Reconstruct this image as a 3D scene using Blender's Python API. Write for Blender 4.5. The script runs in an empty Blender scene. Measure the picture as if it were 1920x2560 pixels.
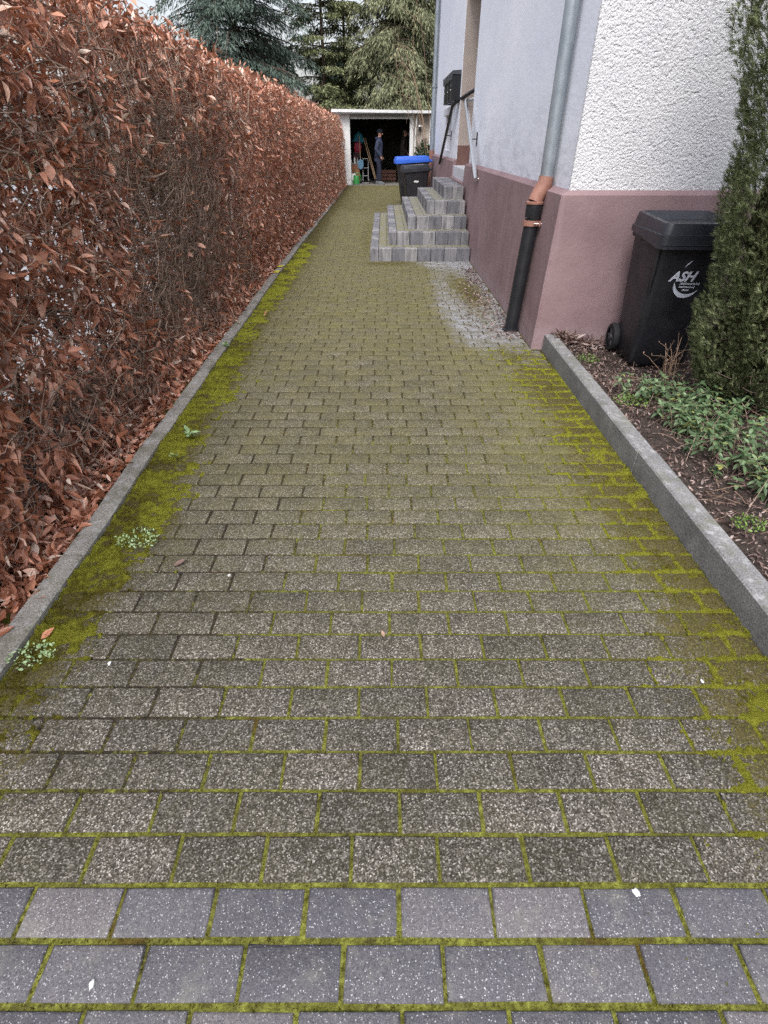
import bpy, bmesh, math, random
import numpy as np
from mathutils import Vector, Matrix, Euler

R = math.radians
random.seed(7)
rng = np.random.default_rng(11)
SC = bpy.context.scene
COL = SC.collection

# ------------------------------------------------------------------ camera
cam_d = bpy.data.cameras.new("camera")
cam = bpy.data.objects.new("camera", cam_d); COL.objects.link(cam)
cam.location = (0, 0, 1.38)
cam.rotation_euler = (R(90 - 35.19), 0, 0)
cam_d.sensor_fit = 'VERTICAL'
cam_d.sensor_height = 36.0
cam_d.lens = 36.0 * 1319.0 / 2560.0
cam_d.clip_start = 0.03
cam_d.clip_end = 2000
SC.camera = cam

# ------------------------------------------------------------------ sky, sun, exposure
world = bpy.data.worlds.new("World"); SC.world = world; world.use_nodes = True
wn = world.node_tree.nodes; wl = world.node_tree.links
bg = wn['Background']
sky = wn.new('ShaderNodeTexSky'); sky.sky_type = 'NISHITA'; sky.sun_disc = False
SUN_EL, SUN_ROT = 55, 190
sky.sun_elevation = R(SUN_EL); sky.sun_rotation = R(SUN_ROT)
sky.air_density = 1.6; sky.dust_density = 4.0; sky.ozone_density = 1.0
hs = wn.new('ShaderNodeHueSaturation'); hs.inputs['Saturation'].default_value = 0.34
wl.new(sky.outputs[0], hs.inputs['Color'])
tint = wn.new('ShaderNodeMix'); tint.data_type = 'RGBA'; tint.blend_type = 'MULTIPLY'; tint.inputs[0].default_value = 1.0; tint.inputs[7].default_value = (0.97, 0.98, 1.06, 1)
wl.new(hs.outputs[0], tint.inputs[6]); wl.new(tint.outputs[2], bg.inputs['Color'])
bg.inputs['Strength'].default_value = 0.135
sun_d = bpy.data.lights.new("sun", 'SUN'); sun_d.energy = 1.5; sun_d.angle = R(28); sun_d.color = (1.0, 0.97, 0.93)
sun = bpy.data.objects.new("sun", sun_d); COL.objects.link(sun)
sd = Vector((math.sin(R(SUN_ROT)) * math.cos(R(SUN_EL)), math.cos(R(SUN_ROT)) * math.cos(R(SUN_EL)), math.sin(R(SUN_EL))))
sun.rotation_euler = sd.to_track_quat('Z', 'Y').to_euler()
vs = SC.view_settings
vs.view_transform = 'Standard'; vs.look = 'None'; vs.exposure = 0.92; vs.gamma = 1.0; vs.use_curve_mapping = False
SC.cycles.max_bounces = 8
SC.cycles.use_denoising = False

# ------------------------------------------------------------------ helpers
def tag(o, label=None, cat=None, group=None, kind=None):
    if label: o['label'] = label
    if cat: o['category'] = cat
    if group: o['group'] = group
    if kind: o['kind'] = kind
    return o

def empty(name, loc=(0, 0, 0), rz=0, label=None, cat=None, group=None):
    o = bpy.data.objects.new(name, None); COL.objects.link(o)
    o.location = loc; o.rotation_euler = (0, 0, rz); o.empty_display_size = 0.1
    return tag(o, label, cat, group)

def link_mesh(name, me, mats, parent=None, smooth=False):
    if not isinstance(mats, (list, tuple)): mats = [mats]
    for m in mats: me.materials.append(m)
    if smooth: me.polygons.foreach_set('use_smooth', [True] * len(me.polygons))
    o = bpy.data.objects.new(name, me); COL.objects.link(o)
    if parent is not None: o.parent = parent
    return o

def np_mesh(name, V, F, mats, parent=None, smooth=False, attr=None, mi=None):
    V = np.asarray(V, np.float32).reshape(-1, 3); F = np.asarray(F, np.int32)
    k = F.shape[1]
    me = bpy.data.meshes.new(name)
    me.vertices.add(len(V)); me.vertices.foreach_set('co', V.ravel())
    me.loops.add(F.size); me.loops.foreach_set('vertex_index', F.ravel())
    me.polygons.add(len(F)); me.polygons.foreach_set('loop_start', np.arange(0, F.size, k, dtype=np.int32))
    me.polygons.foreach_set('loop_total', np.full(len(F), k, np.int32))
    if mi is not None: me.polygons.foreach_set('material_index', np.asarray(mi, np.int32))
    me.update(calc_edges=True)
    if attr is not None:
        a = me.color_attributes.new('mask', 'FLOAT_COLOR', 'POINT')
        a.data.foreach_set('color', np.asarray(attr, np.float32).ravel())
    return link_mesh(name, me, mats, parent, smooth)

class MB:
    def __init__(s): s.v = []; s.f = []; s.m = []
    def add(s, V, F, m=0):
        n = len(s.v); s.v += [tuple(p) for p in V]; s.f += [tuple(i + n for i in f) for f in F]; s.m += [m] * len(F)
        return s
    def box(s, lo, hi, b=0.0, m=0, rz=0, piv=None):
        x0, y0, z0 = lo; x1, y1, z1 = hi
        if b <= 0:
            V = [(x, y, z) for z in (z0, z1) for x, y in ((x0, y0), (x1, y0), (x1, y1), (x0, y1))]
            F = [(0, 3, 2, 1), (4, 5, 6, 7), (0, 1, 5, 4), (1, 2, 6, 5), (2, 3, 7, 6), (3, 0, 4, 7)]
        else:
            V = []
            for z, i in ((z0, b), (z0 + b, 0), (z1 - b, 0), (z1, b)):
                V += [(x0 + i + (b if i == 0 else 0) * 0, y0 + i, z), (x1 - i, y0 + i, z), (x1 - i, y1 - i, z), (x0 + i, y1 - i, z)]
            F = [(0, 3, 2, 1), (12, 13, 14, 15)]
            for r in range(3):
                for c in range(4):
                    d = (c + 1) % 4
                    F.append((r * 4 + c, r * 4 + d, r * 4 + 4 + d, r * 4 + 4 + c))
        if rz:
            px, py = piv or ((x0 + x1) / 2, (y0 + y1) / 2); c, q = math.cos(rz), math.sin(rz)
            V = [(px + (x - px) * c - (y - py) * q, py + (x - px) * q + (y - py) * c, z) for x, y, z in V]
        return s.add(V, F, m)
    def tube(s, P, r, n=8, m=0, cap=True):
        P = [Vector(p) for p in P]; K = len(P)
        if not isinstance(r, (list, tuple)): r = [r] * K
        V = []; prev = None
        for i, p in enumerate(P):
            t = (P[min(i + 1, K - 1)] - P[max(i - 1, 0)]).normalized()
            if prev is None:
                a = Vector((0, 0, 1)) if abs(t.z) < 0.9 else Vector((1, 0, 0))
                u = t.cross(a).normalized()
            else:
                u = (prev - t * prev.dot(t)).normalized()
            prev = u; w = t.cross(u)
            for j in range(n):
                an = 2 * math.pi * j / n
                V.append(p + (u * math.cos(an) + w * math.sin(an)) * r[i])
        F = [(i * n + j, i * n + (j + 1) % n, (i + 1) * n + (j + 1) % n, (i + 1) * n + j) for i in range(K - 1) for j in range(n)]
        if cap: F += [tuple(range(n))[::-1], tuple((K - 1) * n + j for j in range(n))]
        return s.add(V, F, m)
    def lathe(s, prof, n=24, c=(0, 0, 0), m=0, axis='z', cap=True):
        V = []
        for r, h in prof:
            for j in range(n):
                a = 2 * math.pi * j / n
                q = (r * math.cos(a), r * math.sin(a), h)
                if axis == 'x': q = (h, q[0], q[1])
                if axis == 'y': q = (q[0], h, q[1])
                V.append((q[0] + c[0], q[1] + c[1], q[2] + c[2]))
        K = len(prof)
        F = [(i * n + j, i * n + (j + 1) % n, (i + 1) * n + (j + 1) % n, (i + 1) * n + j) for i in range(K - 1) for j in range(n)]
        if cap: F += [tuple(range(n))[::-1], tuple((K - 1) * n + j for j in range(n))]
        return s.add(V, F, m)
    def loft(s, rings, m=0, cap=True):
        n = len(rings[0]); V = [p for r in rings for p in r]; K = len(rings)
        F = [(i * n + j, i * n + (j + 1) % n, (i + 1) * n + (j + 1) % n, (i + 1) * n + j) for i in range(K - 1) for j in range(n)]
        if cap: F += [tuple(range(n))[::-1], tuple((K - 1) * n + j for j in range(n))]
        return s.add(V, F, m)
    def prism(s, poly, axis, a, b, m=0):
        def mk(p, h): return {'x': (h, p[0], p[1]), 'y': (p[0], h, p[1]), 'z': (p[0], p[1], h)}[axis]
        n = len(poly); V = [mk(p, a) for p in poly] + [mk(p, b) for p in poly]
        F = [tuple(range(n))[::-1], tuple(range(n, 2 * n))] + [(j, (j + 1) % n, n + (j + 1) % n, n + j) for j in range(n)]
        return s.add(V, F, m)
    def build(s, name, mats, parent=None, smooth=False):
        me = bpy.data.meshes.new(name); me.from_pydata(s.v, [], s.f)
        bm = bmesh.new(); bm.from_mesh(me); bmesh.ops.recalc_face_normals(bm, faces=bm.faces); bm.to_mesh(me); bm.free()
        o = link_mesh(name, me, mats, parent)
        if len(me.polygons) == len(s.m): me.polygons.foreach_set('material_index', s.m)
        if smooth:
            me.polygons.foreach_set('use_smooth', [True] * len(me.polygons))
            me.set_sharp_from_angle(angle=R(38))
        return o

def rrect(w, d, r, n=4, cx=0, cy=0, z=0):
    P = []
    for qx, qy, a0 in ((1, 1, 0), (-1, 1, 90), (-1, -1, 180), (1, -1, 270)):
        for i in range(n + 1):
            a = R(a0 + 90 * i / n)
            P.append((cx + qx * (w / 2 - r) + r * math.cos(a), cy + qy * (d / 2 - r) + r * math.sin(a), z))
    return P

def vnoise(p):
    p = np.asarray(p, float); i = np.floor(p); f = p - i; f = f * f * (3 - 2 * f)
    def h(o):
        q = i + o
        v = np.sin(q[..., 0] * 127.1 + q[..., 1] * 311.7 + q[..., 2] * 74.7) * 43758.5453
        return v - np.floor(v)
    r = 0
    for a in (0, 1):
        for b in (0, 1):
            for c in (0, 1):
                w = (f[..., 0] if a else 1 - f[..., 0]) * (f[..., 1] if b else 1 - f[..., 1]) * (f[..., 2] if c else 1 - f[..., 2])
                r = r + w * h(np.array((a, b, c)))
    return r
def n2(x, y, s=1.0, o=0.0):
    x, y = np.broadcast_arrays(np.asarray(x, float), np.asarray(y, float))
    return vnoise(np.stack([x * s + o, y * s + o * 1.7, np.full(x.shape, 0.5 + o)], -1))
def sstep(a, b, x):
    t = np.clip((np.asarray(x, float) - a) / (b - a), 0, 1); return t * t * (3 - 2 * t)
def unit(v): return v / np.maximum(np.linalg.norm(v, axis=-1, keepdims=True), 1e-9)

def leaf_mesh(P, A, N, L, W, fold, curl, S=5, peak=0.8, sheen=0):
    """N leaves: base P, axis A, normal N; S cross sections of three points."""
    n = len(P); A = unit(A); B = unit(np.cross(N, A)); N = np.cross(A, B)
    L = np.broadcast_to(L, (n,)); W = np.broadcast_to(W, (n,)); fold = np.broadcast_to(fold, (n,)); curl = np.broadcast_to(curl, (n,))
    V = np.zeros((n, S, 3, 3))
    for s in range(S):
        u = s / (S - 1); w = max(math.sin(math.pi * u ** peak), 0.05) if S > 2 else (0.9, 0.2)[s]
        c = P + A * (L * (u - 0.25 * abs(0) ))[:, None] + N * (curl * L * (u * u))[:, None]
        side = B * (np.cos(fold) * W * w)[:, None]; up = N * (np.sin(fold) * W * w)[:, None]
        V[:, s, 0] = c - side + up; V[:, s, 1] = c; V[:, s, 2] = c + side + up
    base = (np.arange(n) * S * 3)[:, None]
    q = []
    for s in range(S - 1):
        for k in (0, 1):
            q.append([s * 3 + k, s * 3 + k + 1, s * 3 + 4 + k, s * 3 + 3 + k])
    q = np.array(q)
    F = (base[:, None, :] + q[None]).reshape(-1, 4)
    return V.reshape(-1, 3), F

def tube_mesh(P, r, n=3):
    """N tubes along paths P (N,K,3), radii r (N,K)."""
    N, K, _ = P.shape
    T = unit(np.gradient(P, axis=1)); ref = unit(rng.normal(size=(N, 1, 3))); U = unit(np.cross(T, np.broadcast_to(ref, T.shape))); Wv = np.cross(T, U)
    V = np.zeros((N, K, n, 3))
    for j in range(n):
        a = 2 * math.pi * j / n
        V[:, :, j] = P + (U * math.cos(a) + Wv * math.sin(a)) * r[..., None]
    base = (np.arange(N) * K * n)[:, None, None]; q = []
    for k in range(K - 1):
        for j in range(n):
            q.append([k * n + j, k * n + (j + 1) % n, (k + 1) * n + (j + 1) % n, (k + 1) * n + j])
    F = (base + np.array(q)[None]).reshape(-1, 4)
    return V.reshape(-1, 3), F

def join(*parts):
    V = []; F = []; n = 0
    for v, f in parts:
        V.append(v); F.append(f + n); n += len(v)
    return np.concatenate(V), np.concatenate(F)

# ------------------------------------------------------------------ materials
class Mat:
    def __init__(s, name, rough=0.8, spec=0.3):
        s.m = bpy.data.materials.new(name); s.m.use_nodes = True
        s.t = s.m.node_tree; s.n = s.t.nodes; s.l = s.t.links; s.b = s.n['Principled BSDF']
        s.b.inputs['Roughness'].default_value = rough; s.b.inputs['Specular IOR Level'].default_value = spec
        s._pos = None
    def node(s, t, **k):
        q = s.n.new(t)
        for a, b in k.items(): setattr(q, a, b)
        return q
    def put(s, sock, v):
        if hasattr(v, 'is_output'): s.l.new(v, sock)
        elif isinstance(v, (tuple, list)) and len(v) == 3 and len(sock.default_value) == 4: sock.default_value = (*v, 1)
        else: sock.default_value = v
    @property
    def pos(s):
        if s._pos is None: s._pos = s.node('ShaderNodeNewGeometry').outputs['Position']
        return s._pos
    def obj(s): return s.node('ShaderNodeTexCoord').outputs['Object']
    def scale(s, v, sc):
        q = s.node('ShaderNodeVectorMath', operation='MULTIPLY'); s.put(q.inputs[0], v); q.inputs[1].default_value = sc; return q.outputs[0]
    def noise(s, sc, det=4, ro=0.55, v=None, out=0):
        q = s.node('ShaderNodeTexNoise'); q.inputs['Scale'].default_value = sc; q.inputs['Detail'].default_value = det; q.inputs['Roughness'].default_value = ro
        s.l.new(v if v is not None else s.pos, q.inputs['Vector']); return q.outputs[out]
    def voro(s, sc, v=None, out='Color', feat='F1'):
        q = s.node('ShaderNodeTexVoronoi', feature=feat); q.inputs['Scale'].default_value = sc
        s.l.new(v if v is not None else s.pos, q.inputs['Vector']); return q.outputs[out]
    def ramp(s, fac, *st):
        q = s.node('ShaderNodeValToRGB'); e = q.color_ramp.elements
        while len(e) < len(st): e.new(0.5)
        for i, (p, c) in enumerate(st):
            e[i].position = p; e[i].color = (*c, 1) if not isinstance(c, (int, float)) else (c, c, c, 1)
        s.put(q.inputs[0], fac); return q.outputs[0]
    def mix(s, f, a, b, mode='MIX'):
        q = s.node('ShaderNodeMix', data_type='RGBA', blend_type=mode)
        s.put(q.inputs[0], f); s.put(q.inputs[6], a); s.put(q.inputs[7], b); return q.outputs[2]
    def math(s, op, a, b=0.0, c=None, clamp=False):
        q = s.node('ShaderNodeMath', operation=op, use_clamp=clamp); s.put(q.inputs[0], a); s.put(q.inputs[1], b)
        if c is not None: s.put(q.inputs[2], c)
        return q.outputs[0]
    def sep(s, v):
        q = s.node('ShaderNodeSeparateXYZ'); s.put(q.inputs[0], v); return q.outputs
    def attr(s, name='mask'):
        q = s.node('ShaderNodeAttribute', attribute_name=name); r = s.node('ShaderNodeSeparateColor'); s.l.new(q.outputs['Color'], r.inputs[0]); return r.outputs
    def isl(s): return s.node('ShaderNodeNewGeometry').outputs['Random Per Island']
    def col(s, c): s.put(s.b.inputs['Base Color'], c); return s
    def bump(s, h, st=0.5, d=0.01):
        q = s.node('ShaderNodeBump'); q.inputs['Strength'].default_value = st; q.inputs['Distance'].default_value = d
        s.put(q.inputs['Height'], h)
        prev = s.b.inputs['Normal']
        if prev.is_linked: s.l.new(prev.links[0].from_socket, q.inputs['Normal'])
        s.l.new(q.outputs[0], prev); return s
    def trans(s, c, f):
        """leaf: diffuse reflection mixed with light passing through"""
        t = s.node('ShaderNodeBsdfTranslucent'); s.put(t.inputs[0], c)
        x = s.node('ShaderNodeMixShader'); x.inputs[0].default_value = f
        out = s.n['Material Output']; s.l.new(s.b.outputs[0], x.inputs[1]); s.l.new(t.outputs[0], x.inputs[2]); s.l.new(x.outputs[0], out.inputs[0]); return s

def simple(name, c, rough=0.6, spec=0.4, metal=0.0, nz=0.0, nsc=30):
    m = Mat(name, rough, spec); m.b.inputs['Metallic'].default_value = metal
    if nz: 
        f = m.noise(nsc, 5); k = m.ramp(f, (0.3, tuple(x * (1 - nz) for x in c)), (0.7, tuple(min(1, x * (1 + nz)) for x in c))); m.col(k)
    else: m.col(c)
    return m.m

def mat_roughcast():
    m = Mat('roughcast', 0.9, 0.2)
    a = m.noise(55, 3, 0.55); b = m.noise(130, 2, 0.5); v = m.voro(75, out='Distance')
    h = m.math('SUBTRACT', m.math('MULTIPLY', m.noise(58, 6, 0.66), 0.9), m.math('MULTIPLY', m.voro(70, out='Distance'), 0.3)); h = m.math('ADD', h, m.math('MULTIPLY', m.ramp(m.noise(30, 2), (0.3, 0.0), (0.42, 1.0)), 0.3))
    pit = m.ramp(m.noise(34, 2, 0.5), (0.29, 0.0), (0.33, 1.0))
    big = m.ramp(m.noise(1.6, 4), (0.35, (0.66, 0.66, 0.68)), (0.65, (0.74, 0.74, 0.745)))
    m.col(m.mix(m.math('MULTIPLY', m.math('SUBTRACT', 1.0, pit), 0.25), big, (0.30, 0.29, 0.30)))
    m.bump(h, 1.0, 0.017); return m.m
def mat_sidewall():
    m = Mat('side_render', 0.88, 0.2)
    z = m.sep(m.pos)
    base = m.ramp(m.noise(1.3, 5, 0.55, m.scale(m.pos, (1, 0.5, 1))), (0.35, (0.68, 0.705, 0.775)), (0.65, (0.77, 0.785, 0.835)))
    an = m.scale(m.pos, (1, 0.33, 1)); st = m.ramp(m.noise(11, 7, 0.72, an), (0.44, 0.0), (0.70, 1.0))
    low = m.ramp(z[2], (0.0, 1.0), (1.0, 0.0)); 
    q = m.node('ShaderNodeMapRange'); m.put(q.inputs[0], z[2]); q.inputs[1].default_value = 1.05; q.inputs[2].default_value = 1.75; q.inputs[3].default_value = 0.65; q.inputs[4].default_value = 0.12
    f = m.math('MULTIPLY', st, q.outputs[0])
    m.col(m.mix(f, base, (0.33, 0.34, 0.37)))
    m.bump(m.noise(30, 3, 0.5, m.scale(m.pos, (1, 0.4, 1))), 0.25, 0.008); return m.m
def mat_plinth():
    m = Mat('plinth_paint', 0.75, 0.3)
    sv = m.scale(m.pos, (9, 9, 0.7)); st = m.noise(1.0, 5, 0.6, sv)
    base = m.ramp(m.noise(2.2, 5), (0.35, (0.205, 0.136, 0.140)), (0.65, (0.255, 0.172, 0.176)))
    c = m.mix(m.ramp(st, (0.54, 0.0), (0.74, 0.38)), base, (0.38, 0.28, 0.31))
    d = m.noise(16, 5, 0.7)
    c = m.mix(m.ramp(d, (0.62, 0.0), (0.78, 0.45)), c, (0.13, 0.09, 0.09))
    z = m.sep(m.pos)[2]; q = m.node('ShaderNodeMapRange'); m.put(q.inputs[0], z); q.inputs[1].default_value = 0.0; q.inputs[2].default_value = 0.22; q.inputs[3].default_value = 0.6; q.inputs[4].default_value = 0.0
    c = m.mix(m.math('MULTIPLY', q.outputs[0], m.ramp(m.noise(14, 5, 0.7), (0.35, 0.0), (0.65, 1.0))), c, (0.36, 0.30, 0.31))
    m.col(c); m.bump(m.noise(60, 4), 0.25, 0.006); m.bump(m.noise(7, 3), 0.35, 0.02); return m.m
def mat_concrete(name='kerb_concrete', a=(0.145, 0.142, 0.14), b=(0.275, 0.27, 0.265), lichen=True):
    m = Mat(name, 0.9, 0.2)
    c = m.ramp(m.noise(5, 6, 0.7), (0.3, a), (0.7, b))
    sp = m.ramp(m.noise(150, 2, 0.6), (0.35, (0.6, 0.6, 0.6)), (0.65, (1.25, 1.25, 1.25))); c = m.mix(1.0, c, sp, 'MULTIPLY')
    if lichen:
        nz = m.sep(m.node('ShaderNodeNewGeometry').outputs['Normal'])[2]
        up = m.math('GREATER_THAN', nz, 0.5)
        c = m.mix(m.math('MULTIPLY', m.ramp(m.noise(26, 4, 0.6), (0.55, 0.0), (0.66, 0.6)), up), c, (0.40, 0.40, 0.40))
        c = m.mix(m.math('MULTIPLY', m.ramp(m.noise(11, 5, 0.7), (0.5, 0.0), (0.68, 0.6)), up), c, (0.12, 0.12, 0.06))
        c = m.mix(m.ramp(m.noise(19, 4, 0.7), (0.62, 0.0), (0.7, 0.4)), c, (0.09, 0.09, 0.085))
    m.col(c); m.bump(m.noise(130, 3), 0.4, 0.004); return m.m
def mat_paver():
    m = Mat('aggregate_paver', 0.85, 0.25)
    at = m.attr(); isl = m.isl()
    g = m.voro(300, out='Color'); gs = m.sep(g)[0]
    grain = m.ramp(gs, (0.0, (0.013, 0.012, 0.012)), (0.42, (0.043, 0.040, 0.038)), (0.74, (0.110, 0.103, 0.098)), (0.9, (0.185, 0.175, 0.166)), (1.0, (0.38, 0.365, 0.35)))
    tint = m.mix(1.0, m.ramp(isl, (0.0, (0.78, 0.77, 0.76)), (0.5, (1.0, 0.98, 0.96)), (1.0, (1.2, 1.15, 1.14))), m.ramp(m.noise(7, 6, 0.75), (0.3, (0.68, 0.67, 0.64)), (0.7, (1.32, 1.30, 1.26))), 'MULTIPLY')
    c = m.mix(1.0, grain, tint, 'MULTIPLY')
    # pale weathered concrete near the wall
    pale = m.ramp(gs, (0.0, (0.13, 0.132, 0.144)), (1.0, (0.44, 0.445, 0.475)))
    nz = m.noise(8, 8, 0.75)
    f = m.math('ADD', at[2], m.math('MULTIPLY', m.math('SUBTRACT', nz, 0.5), 1.5)); f = m.ramp(f, (0.26, 0.0), (0.74, 0.85))
    c = m.mix(f, c, pale)
    # olive algae film
    fn = m.noise(5, 6, 0.7)
    ff = m.math('MULTIPLY', at[1], m.ramp(fn, (0.25, 0.35), (0.65, 1.0))); ff = m.math('MULTIPLY', ff, m.math('SUBTRACT', 1.0, f), None, True)
    film = m.ramp(m.noise(60, 4, 0.7), (0.3, (0.082, 0.073, 0.024)), (0.7, (0.222, 0.200, 0.070)))
    c = m.mix(m.math('MULTIPLY', ff, 0.85, None, True), c, film)
    # moss skin
    mn = m.noise(22, 6, 0.72); big = m.noise(4.5, 3)
    k = m.math('ADD', at[0], m.math('MULTIPLY', m.math('SUBTRACT', mn, 0.5), 1.5)); k = m.math('ADD', k, m.math('MULTIPLY', m.math('SUBTRACT', big, 0.5), 0.6)); k = m.math('ADD', k, m.math('MULTIPLY', m.math('SUBTRACT', m.noise(85, 4, 0.8), 0.5), 1.2))
    k = m.ramp(k, (0.42, 0.0), (0.72, 1.0))
    moss = m.ramp(m.noise(130, 5, 0.85), (0.32, (0.020, 0.014, 0.006)), (0.52, (0.070, 0.056, 0.016)), (0.76, (0.24, 0.225, 0.045)))
    c = m.mix(m.math('MULTIPLY', k, 0.92), c, moss)
    m.col(c)
    m.bump(m.voro(300, out='Distance'), 0.55, 0.003); m.bump(m.noise(30, 4), 0.25, 0.006); return m.m
def mat_greypaver():
    m = Mat('grey_paver', 0.8, 0.3)
    isl = m.isl()
    base = m.ramp(isl, (0.0, (0.070, 0.067, 0.075)), (0.5, (0.094, 0.090, 0.098)), (1.0, (0.132, 0.121, 0.123)))
    sp = m.mix(1.0, m.ramp(m.noise(120, 6, 0.85), (0.3, (0.6, 0.6, 0.62)), (0.7, (1.45, 1.45, 1.42))), m.ramp(m.sep(m.voro(620, out='Color'))[2], (0.0, (0.62, 0.62, 0.64)), (1.0, (1.45, 1.45, 1.43))), 'MULTIPLY')
    c = m.mix(1.0, base, sp, 'MULTIPLY')
    v = m.voro(520, out='Color'); s0 = m.sep(v)
    c = m.mix(m.ramp(s0[0], (0.955, 0.0), (0.975, 0.75)), c, (0.50, 0.50, 0.50)); c = m.mix(m.ramp(s0[1], (0.93, 0.0), (0.95, 0.65)), c, (0.045, 0.045, 0.05))
    c = m.mix(m.ramp(m.noise(11, 6, 0.75), (0.52, 0.0), (0.72, 0.55)), c, (0.21, 0.20, 0.17)); c = m.mix(m.ramp(m.noise(8, 5, 0.7, m.scale(m.pos, (1.3, 0.8, 1))), (0.5, 0.0), (0.72, 0.5)), c, (0.075, 0.073, 0.085))
    m.col(c); m.bump(m.noise(230, 3, 0.6), 0.5, 0.003); return m.m
def mat_joint():
    m = Mat('joint_fill', 0.95, 0.1)
    at = m.attr()
    n = m.noise(70, 5, 0.75); big = m.noise(6, 4)
    moss = m.ramp(n, (0.27, (0.040, 0.036, 0.010)), (0.5, (0.145, 0.148, 0.028)), (0.76, (0.34, 0.355, 0.072)))
    yy = m.sep(m.pos)[1]; q = m.node('ShaderNodeMapRange'); m.put(q.inputs[0], yy); q.inputs[1].default_value = 2.0; q.inputs[2].default_value = 6.5
    dirt = m.mix(q.outputs[0], m.ramp(n, (0.3, (0.012, 0.010, 0.008)), (0.7, (0.06, 0.047, 0.035))), m.ramp(n, (0.3, (0.05, 0.045, 0.018)), (0.7, (0.12, 0.105, 0.04))))
    f = m.math('ADD', at[0], m.math('MULTIPLY', m.math('SUBTRACT', big, 0.5), 1.1)); f = m.math('ADD', f, m.math('MULTIPLY', m.math('SUBTRACT', m.noise(42, 6, 0.8), 0.5), 2.4)); f = m.ramp(f, (0.33, 0.0), (0.6, 1.0))
    c = m.mix(f, dirt, moss)
    c = m.mix(m.ramp(m.noise(17, 4, 0.7), (0.48, 0.0), (0.68, 0.75)), c, m.ramp(n, (0.3, (0.03, 0.026, 0.012)), (0.7, (0.10, 0.088, 0.03))))
    c = m.mix(m.ramp(m.noise(4.1, 3), (0.60, 0.0), (0.68, 0.7)), c, (0.07, 0.035, 0.012))
    m.col(c); m.bump(n, 1.0, 0.01); return m.m
def mat_moss():
    m = Mat('moss', 0.95, 0.1)
    at = m.attr()
    n = m.noise(210, 5, 0.85); b = m.noise(15, 6, 0.75); r = m.isl()
    hi = m.ramp(n, (0.28, (0.07, 0.068, 0.008)), (0.5, (0.235, 0.24, 0.024)), (0.74, (0.54, 0.56, 0.085)))
    lo = m.ramp(n, (0.25, (0.018, 0.014, 0.005)), (0.55, (0.085, 0.068, 0.014)), (0.8, (0.20, 0.165, 0.04)))
    f = m.math('ADD', at[0], m.math('MULTIPLY', m.math('SUBTRACT', b, 0.5), 2.2)); f = m.ramp(f, (0.3, 0.0), (0.75, 1.0))
    c = m.mix(f, lo, hi); m.col(m.mix(m.math('MULTIPLY', r, 0.35), c, m.mix(0.5, c, (0.3, 0.26, 0.04))))
    m.bump(n, 1.0, 0.012); m.trans((0.2, 0.21, 0.02), 0.12); return m.m
def mat_leaf(name, st, tr=0.3, trc=(0.3, 0.08, 0.02), rough=0.55, spec=0.35):
    m = Mat(name, rough, spec); r = m.isl()
    c = m.ramp(r, *st)
    c = m.mix(1.0, c, m.ramp(m.noise(45, 3), (0.3, (0.78, 0.78, 0.78)), (0.7, (1.2, 1.2, 1.2))), 'MULTIPLY')
    m.col(c); m.trans(trc if trc else c, tr); return m.m
def mat_bark(name, a, b, sc=(40, 40, 6)):
    m = Mat(name, 0.9, 0.15)
    n = m.noise(1.0, 5, 0.65, m.scale(m.pos, sc)); c = m.ramp(n, (0.3, a), (0.7, b))
    m.col(m.mix(1.0, c, m.ramp(m.isl(), (0.0, (0.6, 0.6, 0.6)), (1.0, (1.35, 1.35, 1.35))), 'MULTIPLY')); return m.m
def mat_block():
    m = Mat('palisade_block', 0.85, 0.25)
    r = m.isl()
    c = m.ramp(r, (0.0, (0.125, 0.125, 0.138)), (0.55, (0.185, 0.182, 0.192)), (1.0, (0.245, 0.24, 0.242)))
    st = m.noise(1.0, 5, 0.65, m.scale(m.pos, (16, 16, 3.2)))
    c = m.mix(1.0, c, m.ramp(st, (0.28, (0.42, 0.42, 0.44)), (0.7, (1.45, 1.44, 1.43))), 'MULTIPLY')
    c = m.mix(m.ramp(m.noise(24, 5, 0.7), (0.66, 0.0), (0.74, 0.5)), c, (0.55, 0.55, 0.56))
    m.col(c); m.bump(m.noise(70, 4), 0.35, 0.006); return m.m
def mat_treadfill():
    m = Mat('tread_infill', 0.9, 0.2)
    c = m.ramp(m.noise(50, 4, 0.7), (0.3, (0.13, 0.125, 0.11)), (0.7, (0.27, 0.262, 0.24)))
    zz = m.sep(m.pos)[2]; q = m.node('ShaderNodeMapRange'); m.put(q.inputs[0], zz); q.inputs[1].default_value = 0.1; q.inputs[2].default_value = 0.6; q.inputs[3].default_value = 0.85; q.inputs[4].default_value = 0.25
    f = m.math('MULTIPLY', m.ramp(m.noise(7, 5, 0.7), (0.38, 0.0), (0.62, 1.0)), q.outputs[0])
    m.col(m.mix(f, c, m.ramp(m.noise(80, 4), (0.3, (0.10, 0.095, 0.02)), (0.7, (0.24, 0.22, 0.06))))); m.bump(m.noise(90, 3), 0.4, 0.004); return m.m
def mat_plastic(name, c, rough=0.42, dirt=0.25):
    m = Mat(name, rough, 0.45)
    d = m.ramp(m.noise(6, 6, 0.7), (0.45, 0.0), (0.8, dirt))
    m.col(m.mix(d, c, (0.10, 0.095, 0.09))); m.put(m.b.inputs['Roughness'], m.ramp(m.noise(9, 4), (0.3, rough - 0.06), (0.7, rough + 0.16)))
    m.bump(m.noise(350, 2), 0.12, 0.001); return m.m
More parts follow.
